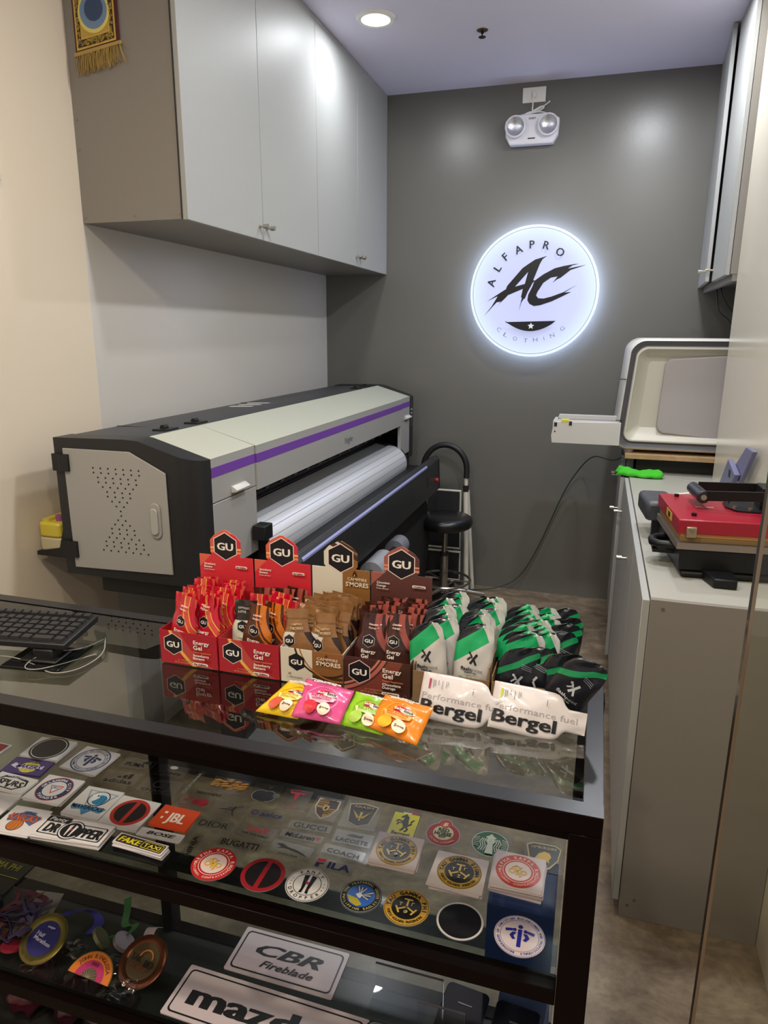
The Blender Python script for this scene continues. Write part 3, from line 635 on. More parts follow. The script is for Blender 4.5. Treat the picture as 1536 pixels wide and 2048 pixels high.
t.part('added_dark_sheet', MB().prism([(-1.00, 0.12), (-0.93, 0.14), (-0.905, 0.40), (-0.93, 0.715), (-0.945, 0.715), (-0.925, 0.40), (-0.96, 0.16), (-1.00, 0.14)], 2.20, 3.92, 'y'), pm('#0d0d0f', 0.8))  # added dark sheet that blackens the space below the heater bar
# ink bottle rack behind the near end
t.part('bottle_rack', MB().prism([(-1.690, 0.905), (-1.572, 0.905), (-1.572, 1.02), (-1.60, 0.935), (-1.690, 0.918)], PY0+0.01, PY0+0.20, 'y'), M_BKM)
bt = MB(); bt.prism(rrect(-1.688, -1.602, PY0+0.02, PY0+0.17, 0.015), 0.945, 1.012, 'z')
s_ = T('ink_bottle', 'translucent yellow ink bottle sitting in the black rack behind the plotter', 'bottle', (-1.645, PY0+0.09, 0.92))
s_.part('body', MB().prism(rrect(-1.688, -1.602, PY0+0.02, PY0+0.17, 0.015), 0.919, 0.962, 'z'), pm('#b7ad8c', 0.3), bevel=0.004)
s_.part('yellow_upper', MB().prism(rrect(-1.687, -1.603, PY0+0.021, PY0+0.169, 0.015), 0.962, 1.012, 'z'), pm('#c6b63f', 0.28), bevel=0.008, label='yellow upper half with ridged shoulder')
s_.part('cap', MB().cyl((-1.63, PY0+0.06, 1.012), (-1.63, PY0+0.06, 1.03), 0.014, n=16), pm('#8e4a78', 0.4))
s_.part('ridge', MB().prism(rrect(-1.680, -1.655, PY0+0.03, PY0+0.16, 0.01), 1.012, 1.020, 'z'), pm('#c6b63f', 0.28))
# rolls of paper under the plotter
for i, (x, z, y0, L_, r) in enumerate([(-0.62, 0.053, 2.60, 0.9, 0.052)]):
    s_ = T('paper_roll', 'grey-white roll of media lying on the floor under the plotter front', 'paper roll', (x, y0+L_/2, 0))
    s_.part('sheet', MB().cyl((x, y0, z), (x, y0+L_, z), r, n=32), pm('#a7a8b6', 0.5)); s_.part('core', MB().lathe([(0.018, -0.001), (0.024, -0.001)], (x, y0, z), 24, 'y'), pm('#5c4f42', 0.7))

# ================================================================== step ladder and stool
LY = 4.20
t = T('step_ladder', 'folded cream step ladder with black treads and hooped grip leaning on the grey wall', 'ladder', (-0.88, LY, 0))
M_CR = pm('#d8d4c8', 0.4); M_RB = pm('#1b1b1d', 0.5)
for s in (-1, 1):
    x0 = -0.88+s*0.125; t.part('rail', MB().tube([(x0+s*0.045, LY-0.05, 0.0), (x0+s*0.012, LY, 0.66)], 0.016, 10), M_CR)
    t.part('rear_rail', MB().tube([(x0+s*0.066, LY+0.05, 0.0), (x0+s*0.018, LY+0.015, 0.66)], 0.014, 10), M_CR)
    t.part('rail_clamp', MB().cyl((x0+s*0.012, LY, 0.655), (x0+s*0.010, LY, 0.695), 0.017, n=14), M_RB)
    t.part('rubber_foot', MB().cyl((x0+s*0.045, LY-0.05, 0.0), (x0+s*0.044, LY-0.05, 0.03), 0.016, n=12), M_RB)
    t.part('upper_rail', MB().tube([(x0+s*0.012, LY, 0.69), (x0+s*0.010, LY, 0.75)], 0.012, 10), M_CR)
hp_ = [(-0.88+0.137, LY, 0.74)]+[(-0.88+0.137*cos(a), LY+0.005, 0.79+0.15*sin(a)) for a in [pi*i/14 for i in range(15)]]+[(-0.88-0.137, LY, 0.74)]
t.part('grip_hoop', MB().tube(hp_, 0.018, 12, 1), M_RB)
for z0, z1 in ((0.45, 0.66), (0.29, 0.42), (0.08, 0.265)):
    w = 0.108+0.02*(0.66-z1)
    fr = MB().tube([(-0.88-w, LY-0.02, z0), (-0.88+w, LY-0.02, z0), (-0.88+w, LY-0.02, z1), (-0.88-w, LY-0.02, z1), (-0.88-w, LY-0.02, z0)], 0.009, 8)
    f_ = t.part('tread_frame', fr, M_CR); t.part('tread_mat', MB().box(-0.88-w+0.006, -0.88+w-0.006, LY-0.027, LY-0.014, z0+0.006, z1-0.006), pm('#232326', 0.8, bump=0.5, nscale=300), f_)
SX2, SY2 = -0.815, 3.94
t = T('stool', 'round black padded stool on a chrome gas-lift post in front of the ladder', 'stool', (SX2, SY2, 0))
t.part('seat', MB().lathe([(0.0, 0.0), (0.13, 0.0), (0.155, 0.012), (0.165, 0.035), (0.160, 0.062), (0.140, 0.074), (0.08, 0.079), (0.0, 0.080)], (SX2, SY2, 0.485), 40), pm('#18181a', 0.28, bump=0.1, nscale=400), smooth=60)
M_CHR = pm('#a8a49c', 0.18, metal=0.9)
t.part('post', MB().cyl((SX2, SY2, 0.32), (SX2, SY2, 0.485), 0.016, n=18), M_CHR); t.part('gas_cylinder', MB().cyl((SX2, SY2, 0.07), (SX2, SY2, 0.33), 0.025, n=20), M_CHR)
t.part('post_collar', MB().cyl((SX2, SY2, 0.315), (SX2, SY2, 0.335), 0.028, n=18), M_RB)
fr = MB().tube([(SX2+0.16*cos(2*pi*i/28), SY2+0.16*sin(2*pi*i/28), 0.16) for i in range(29)], 0.008, 8); fr2 = t.part('foot_ring', fr, M_CHR)
for i in range(5):
    a = 2*pi*i/5+0.3; c = (SX2+0.25*cos(a), SY2+0.25*sin(a))
    t.part('leg', MB().tube([(SX2, SY2, 0.10), (SX2+0.13*cos(a), SY2+0.13*sin(a), 0.085), (c[0], c[1], 0.062)], 0.014, 10), M_CHR)
    t.part('caster', MB().cyl((c[0]-0.012*sin(a), c[1]+0.012*cos(a), 0.025), (c[0]+0.012*sin(a), c[1]-0.012*cos(a), 0.025), 0.025, n=16), M_RB)
for i in (0, 2): 
    a = 2*pi*i/5; t.part('ring_spoke', MB().tube([(SX2, SY2, 0.16), (SX2+0.16*cos(a), SY2+0.16*sin(a), 0.16)], 0.005, 6), M_CHR)

# ================================================================== white machine in the recess
t = T('garment_printer', 'boxy white machine with a rounded recessed side panel and a platen arm sticking out left', 'machine', (0.5, 3.85, 1.02))
M_W1 = pm('#c5c3bf', 0.35); M_W2 = pm('#77767a', 0.5); M_W3 = pm('#c2bfb2', 0.38); M_W4 = pm('#a59f9f', 0.45)
MY = 3.52
def shell(prof_fn, steps, m):
    """steps: list of (inset, y)"""
    rg = []
    for ins, y in steps: rg.append([(x, y, z) for x, z in prof_fn(ins)])
    n = len(rg[0]); vs = [v for r in rg for v in r]
    fs = [(i*n+k, i*n+(k+1) % n, (i+1)*n+(k+1) % n, (i+1)*n+k) for i in range(len(rg)-1) for k in range(n)]
    return m.add(vs, fs)
def mprof(ins, r=0.055):
    x0, x1, z0, z1 = 0.108+ins, 0.94-ins, 1.068+ins, 1.588-ins
    pts = rrect(x0, x1, z0, z1, (max(0.01, r-ins*.4),)*4, 6)
    return [(x-(0.020*(1-((z-z0)/(z1-z0)))+0.008*sin(pi*(z-z0)/(z1-z0)) if x < 0.4 else 0) - (0 if x > 0.4 else -0.026*max(0, (z-1.45)/0.138)), z) for x, z in pts]
m = MB(); shell(mprof, [(0.03, 4.14), (0.0, 4.12), (0.0, MY+0.02), (0.006, MY+0.004), (0.012, MY)][::-1], m); n = len(mprof(0)); m.add([(x, 4.14, z) for x, z in mprof(0.03)], [tuple(range(n))[::-1]]); t.part('outer_casing', m, M_W1, smooth=40)
m = MB(); shell(mprof, [(0.012, MY), (0.034, MY+0.014), (0.040, MY+0.012)][::-1], m); t.part('grey_band', m, pm('#4e4d52', 0.5))
m = MB(); shell(mprof, [(0.038, MY+0.012), (0.042, MY+0.002), (0.048, MY+0.002), (0.075, MY+0.040), (0.105, MY+0.055)][::-1], m); m.add([(x, MY+0.055, z) for x, z in mprof(0.105)], [tuple(range(n))]); t.part('recessed_face', m, M_W3, smooth=50)
ip = [(0.300, 1.150), (0.84, 1.10), (0.84, 1.535), (0.305, 1.495), (0.285, 1.475), (0.272, 1.19), (0.280, 1.165)]
t.part('side_panel', MB().prism(ip, MY+0.030, MY+0.056, 'y'), M_W4, bevel=0.006)
t.part('casing_seam', MB().box(0.090, 0.118, MY-0.001, MY+0.003, 1.398, 1.402), M_DK); t.part('casing_seam', MB().box(0.086, 0.118, MY-0.001, MY+0.003, 1.205, 1.208), M_DK)
arm = t.part('platen_arm', MB().prism([(-0.205, 1.085), (0.112, 1.085), (0.112, 1.196), (-0.192, 1.190), (-0.203, 1.165), (-0.210, 1.12)], MY-0.005, MY+0.012, 'y'), M_W1, bevel=0.002)
t.part('arm_wall', MB().prism([(-0.205, 1.085), (0.112, 1.085), (0.112, 1.206), (-0.185, 1.206), (-0.203, 1.165)], MY+0.20, MY+0.212, 'y'), M_W1, arm)
t.part('arm_floor', MB().box(-0.185, 0.112, MY+0.012, MY+0.20, 1.085, 1.186), pm('#54545e', 0.5), arm); t.part('arm_rim', MB().box(-0.185, 0.112, MY+0.012, MY+0.045, 1.186, 1.1965), M_W1, arm); t.part('arm_rim', MB().box(-0.185, 0.112, MY+0.165, MY+0.20, 1.186, 1.2055), M_W1, arm)
t.part('arm_end', MB().box(-0.205, -0.188, MY+0.012, MY+0.20, 1.09, 1.190), M_W1, arm)
t.part('yellow_sticker', MB().box(-0.165, -0.130, MY-0.0056, MY+0.06, 1.188, 1.198), pm('#c8c328', 0.5), arm)
for x, z in ((-0.19, 1.178), (-0.12, 1.185)): t.part('black_cap', MB().box(x-0.008, x+0.006, MY-0.0062, MY-0.004, z-0.012, z+0.008), M_DK, arm)
t.part('arm_screw', MB().cyl((-0.193, MY-0.006, 1.142), (-0.193, MY-0.0045, 1.142), 0.004, n=8), M_DK, arm)
for x in (0.16, 0.86): t.part('foot', MB().cyl((x, MY+0.06, 1.052), (x, MY+0.06, 1.072), 0.022, n=18), pm('#c9c7c2', 0.5))
t.part('foot', MB().cyl((0.16, 4.05, 1.052), (0.16, 4.05, 1.072), 0.022, n=18), pm('#c9c7c2', 0.5)); t.part('foot', MB().cyl((0.86, 4.05, 1.052), (0.86, 4.05, 1.072), 0.022, n=18), pm('#c9c7c2', 0.5))
t = T('support_board', 'plywood board carrying the white machine above the worktop', 'board', (0.55, 3.8, 0.96))
t.part('plank', MB().box(0.142, 0.99, MY-0.03, 4.16, 1.030, 1.052), pm('#a88a66', 0.6, var=0.12, nscale=30), bevel=0.001, seg=1)
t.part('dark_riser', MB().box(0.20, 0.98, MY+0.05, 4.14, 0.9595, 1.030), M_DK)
s_ = T('grey_box', 'small blue-grey box wedged behind the green cloth under the white machine', 'box', (0.14, 3.75, 0.96))
s_.part('body', MB().box(0.128, 0.19, 3.60, 3.90, 0.9595, 1.028), pm('#6c6f7c', 0.5), bevel=0.003); s_.part('dark_lid_gap', MB().box(0.150, 0.156, 3.597, 3.60, 0.965, 1.02), M_DK)
# green cloth
def cloth_grid(nx, ny, fn):
    m = MB(); top = [fn(i/nx, j/ny) for j in range(ny+1) for i in range(nx+1)]
    fs = [(j*(nx+1)+i, j*(nx+1)+i+1, (j+1)*(nx+1)+i+1, (j+1)*(nx+1)+i) for j in range(ny) for i in range(nx)]
    m.add(top, fs); return m
def gc(u, v):
    x = 0.118+0.185*u+0.012*sin(6*v); y = 3.385+0.085*v+0.012*sin(5*u+1)
    h = 0.034*(max(0.0, sin(pi*min(1, max(0, v))))**0.35)*(0.88+0.12*sin(7*u+3*v)) + 0.004*sin(19*u+9*v)+0.003*sin(31*v)
    h *= min(1, 9*u+0.25)*min(1, 9*(1-u)+0.35)*(1-0.25*max(0, sin(3.2*(u-.1))))
    return (x-0.014*(1-v)*(u < 0.1), y, BZ+0.0035+max(0, h)-(0.012*0 if u > 0.1 else 0))
o = solo('cleaning_cloth', cloth_grid(36, 18, gc), pm('#3cb522', 0.85, bump=0.4, nscale=500), 'crumpled bright green cloth lying on the worktop before the white machine', 'cloth', smooth=80)
md = o.modifiers.new('solid', 'SOLIDIFY'); md.thickness = 0.0025; md.offset = 1
# scissors-like tool handles poking out beside the cloth
s_ = T('screwdriver', 'thin metal tool poking out over the worktop edge beside the green cloth', 'tool', (0.12, 3.47, 0.96))
s_.part('shaft', MB().cyl((0.085, 3.455, 0.966), (0.15, 3.47, 0.966), 0.003, n=8), M_NI); s_.part('grip', MB().cyl((0.085, 3.475, 0.966), (0.145, 3.485, 0.966), 0.005, n=8), pm('#3a2f38', 0.5))
# cables
solo('green_cable', MB().tube([(0.13, 3.55, 1.025), (0.095, 3.58, 1.00), (0.06, 3.85, 0.965), (0.0, 4.1, 0.94), (-0.06, 4.24, 0.86), (-0.15, 4.29, 0.70), (-0.22, 4.30, 0.50), (-0.30, 4.30, 0.28), (-0.39, 4.29, 0.10), (-0.52, 4.26, 0.02), (-0.70, 4.22, 0.006)], 0.0035, 8, 3), pm('#1f3a2c', 0.5), 'thin dark green cable drooping from the worktop across the grey wall to the floor', 'cable')
for i, p in enumerate([[(0.53, 4.05, 1.846), (0.535, 4.0, 1.76), (0.55, 4.0, 1.71), (0.60, 4.0, 1.68), (0.64, 4.0, 1.61), (0.70, 4.0, 1.590)], [(0.545, 4.02, 1.846), (0.55, 3.98, 1.79), (0.60, 3.98, 1.72), (0.66, 3.98, 1.66), (0.72, 3.98, 1.60)]]):
    solo('black_cable', MB().tube(p, 0.0035, 8, 3), M_RB, ['black cable curling down leftmost below the right wall cabinet', 'black cable running down diagonally right below the right wall cabinet'][i], 'cable', 'cables below the right wall cabinet')

# ================================================================== heat press on the worktop
t = T('heat_press', 'flat heat press with a red upper platen and black frame on the grey worktop', 'heat press', (0.36, 2.12, BZ))
def rot2(x, y, a, c): 
    ca, sa = cos(a), sin(a); return (c[0]+(x-c[0])*ca-(y-c[1])*sa, c[1]+(x-c[0])*sa+(y-c[1])*ca)
PA = radians(-3.5)*-1
def pbox(m, x0, x1, y0, y1, z0, z1, c=(0.237, 1.968), a=radians(5)):
    m.prism([rot2(x, y, a, c) for x, y in ((x0, y0), (x1, y0), (x1, y1), (x0, y1))], z0, z1, 'z'); return m
M_RED = pm('#98132a', 0.3, bump=0.03, nscale=300); M_PK = pm('#0b0b0d', 0.42, spec=0.35)
E_ = 0.488
t.part('upper_platen', pbox(MB(), 0.232, E_-0.0, 1.965, 2.295, 1.083, 1.122), M_RED, bevel=0.003)
t.part('heating_plate', pbox(MB(), 0.242, E_-0.002, 1.975, 2.290, 1.072, 1.083), pm('#c9924e', 0.5))
t.part('silicone_pad', pbox(MB(), 0.240, E_-0.002, 1.972, 2.290, 1.058, 1.071), pm('#7c6442', 0.7), bevel=0.002)
t.part('lower_plate', pbox(MB(), 0.233, E_-0.001, 1.963, 2.292, 1.040, 1.058), pm('#8d837c', 0.4, metal=0.5))
t.part('corner_bracket', pbox(MB(), 0.252, 0.278, 1.955, 1.972, 1.075, 1.104), pm('#a6947e', 0.35, metal=0.7), bevel=0.002)
t.part('bracket_bolt', MB().cyl((0.266, 1.952, 1.096), (0.266, 1.960, 1.096), 0.005, n=10), M_CHR)
t.part('base_frame', pbox(MB(), 0.244, E_-0.004, 1.970, 2.30, 0.978, 1.039), M_PK, bevel=0.004)
t.part('base_skirt', pbox(MB(), 0.250, E_-0.004, 1.962, 2.28, 0.962, 0.978), M_PK, bevel=0.006)
t.part('drawer_handle', MB().tube([(0.24, 2.06, 1.022), (0.182, 2.065, 1.022), (0.182, 2.13, 1.022), (0.235, 2.155, 1.022)], 0.012, 10, 1), M_PK)
t.part('side_tray', MB().box(0.182, 0.242, 2.065, 2.135, 0.996, 1.006), M_PK)
m = MB(); pbox(m, 0.205, 0.30, 2.33, 2.52, 1.02, 1.085); t.part('control_housing', m, pm('#3c3e45', 0.42), bevel=0.014)
t.part('housing_leg', MB().prism([(0.196, 2.335), (0.222, 2.335), (0.222, 2.37), (0.196, 2.37)], BZ+0.0005, 1.03, 'z'), M_PK)
t.part('housing_leg', MB().prism([(0.27, 2.45), (0.30, 2.45), (0.30, 2.50), (0.27, 2.50)], BZ+0.0005, 1.03, 'z'), M_PK)
for p in (((0.212, 2.30, 1.10), (0.224, 2.30, 0.995)), ((0.228, 2.16, 1.05), (0.255, 1.99, 1.03))): t.part('support_rod', MB().cyl(*p, 0.0035, n=8), pm('#8a8f98', 0.3, metal=0.8))
t.part('foot', MB().prism([(0.325, 1.900), (0.382, 1.900), (0.382, 1.985), (0.300, 1.985)], BZ+0.0005, 0.985, 'z'), M_PK, bevel=0.004)
t.part('foot', MB().prism([(0.45, 2.20), (0.485, 2.20), (0.485, 2.29), (0.45, 2.29)], BZ+0.0005, 0.985, 'z'), M_PK, bevel=0.004)
t.part('foot', MB().prism([(0.275, 2.24), (0.31, 2.24), (0.31, 2.29), (0.275, 2.29)], BZ+0.0005, 0.985, 'z'), M_PK, bevel=0.004)
# lever arms with roller
t.part('roller', MB().cyl((0.305, 2.10, 1.158), (0.292, 2.235, 1.158), 0.018, n=22), pm('#1c1c24', 0.25), bevel=0.003)
t.part('roller_cap', MB().cyl((0.3055, 2.097, 1.158), (0.305, 2.101, 1.158), 0.008, n=14), M_CHR)
t.part('lever_arm', MB().prism([(0.312, 1.148), (0.492, 1.158), (0.492, 1.184), (0.312, 1.176)], 2.100, 2.108, 'y'), M_PK)
t.part('lever_arm', MB().prism([(0.305, 1.148), (0.492, 1.158), (0.492, 1.184), (0.305, 1.178)], 2.222, 2.230, 'y'), M_PK)
t.part('pressure_post', MB().box(0.456, 0.490, 2.125, 2.205, 1.122, 1.190), M_PK, bevel=0.003)
t.part('mounting_plate', MB().prism([(0.395, 2.10), (0.488, 2.095), (0.488, 2.23), (0.395, 2.235), (0.372, 2.20), (0.372, 2.14)], 1.1225, 1.127, 'z'), M_PK)
for x, y in ((0.392, 2.125), (0.386, 2.205), (0.43, 2.115)): t.part('bolt', MB().cyl((x, y, 1.127), (x, y, 1.133), 0.007, n=8), M_CHR)
for x, y in ((0.255, 2.02), (0.232, 2.26)): t.part('rubber_stud', MB().cyl((x+.02, y, 1.122), (x+.02, y, 1.130), 0.007, n=12), M_PK)
t.part('warning_label', MB().prism([rot2(x, y, radians(5), (0.237, 1.968)) for x, y in ((0.2312, 2.06), (0.2318, 2.06), (0.2318, 2.14), (0.2312, 2.14))], 1.092, 1.115, 'z'), pm('#c9a927', 0.5), label='yellow warning sticker')
t.part('warning_symbol', MB().prism([rot2(x, y, radians(5), (0.237, 1.968)) for x, y in ((0.2309, 2.085), (0.2313, 2.085), (0.2313, 2.115), (0.2309, 2.115))], 1.096, 1.111, 'z'), M_DK)
A = Art(0.0003); A.text('HIX 3838', 0, 0, 0.016, '#e0a9ab', rot=0, w=0.048); A.put('printed_mark', t.o, 'z', (0.315-0.36, 2.13-2.12, 1.1222-BZ), (0, 0, radians(5)))
for i, p in enumerate([[(0.245, 2.36, 1.09), (0.25, 2.33, 1.115), (0.27, 2.31, 1.12), (0.29, 2.30, 1.126), (0.31, 2.31, 1.126)]]): t.part('wire', MB().tube(p, 0.003, 8, 2), M_WPL)
# bits on the worktop behind the press
s_ = T('stacked_adapters', 'blue-grey slotted holder leaning against the off-white wall behind the heat press', 'holder', (0.49, 2.8, BZ))
M_BG = pm('#6d6d8f', 0.45)
s_.part('upper_plate', MB().prism([(2.60, 1.236), (2.48, 1.238), (2.64, 1.10), (2.78, 1.13)], XR-0.030, XR-0.016, 'x'), M_BG, bevel=0.002)
s_.part('lower_block', MB().prism([(2.84, BZ+0.001), (3.00, BZ+0.001), (2.78, 1.165), (2.62, 1.135)], XR-0.050, XR-0.031, 'x'), M_BG, bevel=0.003)
s_.part('slot', MB().box(XR-0.0515, XR-0.049, 2.70, 2.73, 1.11, 1.135), M_DK)
s_ = T('power_plug', 'white power plug with cable on the worktop behind the heat press', 'plug', (0.47, 3.0, BZ))
s_.part('body', MB().box(0.448, 0.478, 3.0, 3.04, BZ+0.001, 1.0), M_WPL, bevel=0.006); s_.part('cable', MB().tube([(0.46, 2.99, 0.99), (0.47, 2.93, 1.02), (0.485, 2.88, 1.0), (0.49, 2.86, 0.965)], 0.005, 8, 2), M_WPL)
solo('cable_coil', MB().tube([(0.41, 3.05, 0.967), (0.43, 3.10, 0.97), (0.46, 3.09, 0.972), (0.455, 3.04, 0.970), (0.42, 3.03, 0.972), (0.40, 3.08, 0.968)], 0.006, 8, 2), M_WPL, 'small white cable coil on the worktop at the foot of the off-white wall', 'cable')

# ================================================================== frameless glass door at right front
GX, GY = 0.166, 0.75
t = T('glass_door', 'frameless clear glass door panel standing at the right front edge', 'door', (0.55, GY, 0))
gm = MB(); gm.box(GX, 0.95, GY, GY+0.012, 0.01, 2.35)
mg = glassy('door_glass', (0.93, 0.93, 0.89, 1), 1.5, 0.0)
t.part('pane', MB().add([(GX+.001, GY, .01), (.95, GY, .01), (.95, GY, 2.35), (GX+.001, GY, 2.35)], [(0, 1, 2, 3)]).add([(GX+.001, GY+.012, .01), (.95, GY+.012, .01), (.95, GY+.012, 2.35), (GX+.001, GY+.012, 2.35)], [(3, 2, 1, 0)]), mg, smooth=None)
t.part('polished_edge', MB().box(GX, GX+0.001, GY, GY+0.012, 0.01, 2.35), pm('#2c231c', 0.08, coat=1.0), smooth=None)
t.part('edge_bevel', MB().prism([(GX, GY), (GX+0.0015, GY-0.0005), (GX+0.0035, GY-0.0005), (GX+0.001, GY+0.0005)], 0.01, 2.35, 'z'), pm('#8b7a68', 0.1, metal=0.6))

# ================================================================== glass display counter
CT = 0.95; FY, BYK = 0.885, 1.32; CR = 0.052; CLX = XL+0.004
t = T('display_counter', 'long glass-topped display counter with a near-black frame and two glass shelves', 'counter', (-0.82, 1.10, 0))
M_FR = pm('#0c0404', 0.3, spec=0.10, noise=0.04, nscale=60); M_FT = pm('#26262a', 0.30, noise=0.05, nscale=90, metal=0.3)
mgt = glassy('counter_glass', (0.66, 0.70, 0.68, 1), 1.9); mgs = glassy('shelf_glass', (0.76, 0.80, 0.77, 1), 1.42, 0.13)
W = 0.030
t.part('top_rail', MB().box(CLX, CR, FY, FY+W, 0.918, CT), M_FR, bevel=0.0015, seg=1); t.part('rail_cap', MB().box(CLX, CR, FY+0.0008, FY+W, CT, CT+0.0012), M_FT)
t.part('top_rail', MB().box(CLX, CR, BYK-W, BYK, 0.918, CT), M_FR, bevel=0.0015, seg=1); t.part('rail_cap', MB().box(CLX, CR, BYK-W, BYK-0.0008, CT, CT+0.0012), M_FT)
t.part('top_rail', MB().box(CR-0.028, CR, FY+W, BYK-W, 0.918, CT), M_FR); t.part('rail_cap', MB().box(CR-0.028, CR-0.0008, FY+W, BYK-W, CT, CT+0.0012), M_FT)
t.part('inner_rail', MB().box(CLX, CR-0.028, FY+0.006, FY+W, 0.902, 0.9175), M_FR)
t.part('glass_top', MB().box(CLX, CR-0.029, FY+W, BYK-W, CT-0.007, CT-0.001), mgt, smooth=None)
for (x, y) in ((CR-0.045, FY), (CR-0.040, BYK-0.040), (-0.995, BYK-0.035)):
    t.part('post', MB().box(x, x+(0.045 if x > -0.5 else 0.030), y, y+0.040, 0.0, 0.9178), M_FR, bevel=0.0015, seg=1)
def rail_set(zb, zt):
    t.part('front_rail', MB().box(CLX, CR-0.0455, FY+0.001, FY+0.032, zb, zt), M_FR, bevel=0.0015, seg=1)
    t.part('back_rail', MB().box(CLX, CR-0.0455, BYK-0.03, BYK, zb, zt), M_FR)
    t.part('side_rail', MB().box(CR-0.035, CR-0.004, FY+0.041, BYK-0.041, zb, zt), M_FR)
rail_set(0.608, 0.637); rail_set(0.262, 0.291); rail_set(0.03, 0.075)
SH1 = 0.645; SH2 = 0.299
t.part('shelf', MB().box(CLX+0.002, CR-0.046, FY+0.018, BYK-0.004, 0.638, SH1), mgs, smooth=None)
t.part('shelf', MB().box(CLX+0.002, CR-0.046, FY+0.018, BYK-0.004, 0.292, SH2), glassy('shelf_glass_dusty', (0.72, 0.76, 0.73, 1), 1.35, 0.24), smooth=None)
t.part('floor_panel', MB().box(CLX, CR-0.046, FY+0.04, BYK-0.03, 0.05, 0.070), pm('#231f1d', 0.6))
t.part('side_pane', MB().box(CR-0.022, CR-0.018, FY+0.041, BYK-0.041, 0.6375, 0.917), glassy('pane_glass', (0.95, 0.96, 0.95, 1), 1.4), smooth=None)

# ------------------------------------------------------------------ keyboard on its stand
ka = radians(9); kc = (-0.984, 1.046)
t = T('keyboard', 'black computer keyboard propped above the glass counter at the left edge', 'keyboard', (kc[0], kc[1], 0.982), None, ka)
def kp(name, mb, mat, parent=None, **k): o = link(name, mb.mesh(name, mat, (0, 0, 0), 40), parent or t.o); return o
kb = kp('case', MB().prism([(0, 0.0), (0.128, 0.008), (0.132, 0.022), (0.0, 0.012)], -0.44, 0.0, 'x'), pm('#17171a', 0.42)); bev(kb, 0.002)
M_KEY = pm('#1c1c20', 0.38); km = {}
def key(w):
    if w not in km:
        m = MB(); hw = w/2-0.0012; m.add([(-hw, -0.0082, 0), (hw, -0.0082, 0), (hw, 0.0082, 0), (-hw, 0.0082, 0), (-hw+.0022, -0.0062, 0.006), (hw-.0022, -0.0062, 0.006), (hw-.0022, 0.0068, 0.006), (-hw+.0022, 0.0068, 0.006)],
                         [(0, 3, 2, 1), (4, 5, 6, 7), (0, 1, 5, 4), (1, 2, 6, 5), (2, 3, 7, 6), (3, 0, 4, 7)]); km[w] = m.mesh('key', M_KEY)
    return km[w]
rows = [[1]*21, [1]*21, [1]*18, [1]*18+[], [1]*18, [1.3, 1.3, 5.6, 1.3, 1.3, 1, 1, 1, 1, 2.0, 1]]
tilt = math.atan2(0.010, 0.130)
for r, row in enumerate(rows[::-1]):
    yy = 0.018+r*0.0192+(0.006 if r == 5 else 0); tot = sum(row); sc = 21/tot if r else 21/tot; x = -0.008
    for w in row[::-1]:
        wd = w*0.0200*sc if False else w*0.0202*sc; o = link('key', key(round(wd, 4)), t.o, (x-wd/2, yy, 0.0118+yy*0.0765), (tilt, 0, 0)); x -= wd
t = T('keyboard_stand', 'black stand with a clear riser plate under the keyboard on the glass counter', 'stand', (-1.02, 1.07, CT))
t.part('base_plate', MB().prism([(-1.10, 0.995), (-0.975, 1.012), (-0.99, 1.135), (-1.115, 1.118)], CT-0.0004, CT+0.006, 'z'), pm('#151517', 0.12), bevel=0.001)
t.part('neck', MB().prism([(-1.055, 1.035), (-1.01, 1.04), (-1.015, 1.085), (-1.06, 1.08)], CT+0.006, 0.981, 'z'), M_BKM, bevel=0.004)
t.part('neck_foot', MB().prism([(-1.075, 1.020), (-0.995, 1.030), (-1.005, 1.10), (-1.085, 1.09)], CT+0.006, CT+0.012, 'z'), M_BKM, bevel=0.003)
t.part('clear_riser', MB().prism([(1.02, CT+0.007), (1.15, CT+0.007), (1.145, 0.984), (1.14, 0.984), (1.145, CT+0.012), (1.02, CT+0.012)], -0.99, -0.965, 'x'), mgs)
solo('white_cable', MB().tube([(-1.20, 0.96, 0.953), (-1.16, 1.02, 0.958), (-1.10, 1.03, 0.96), (-1.03, 1.02, 0.954), (-0.98, 1.00, 0.953), (-0.94, 1.03, 0.954), (-0.935, 1.10, 0.956), (-0.975, 1.155, 0.963)], 0.0012, 8, 3), pm('#8f8d88', 0.5), 'thin white cable looping on the glass under the keyboard', 'cable')
solo('white_cable_loop', MB().tube([(-0.955, 1.10, 0.954), (-1.0, 1.0, 0.960), (-1.04, 0.99, 0.9595), (-1.055, 1.03, 0.960), (-1.03, 1.06, 0.968), (-0.99, 1.10, 0.959), (-0.985, 1.16, 0.956)], 0.0011, 8, 3), pm('#8f8d88', 0.5), 'second thin white cable coiled round the stand base', 'cable')

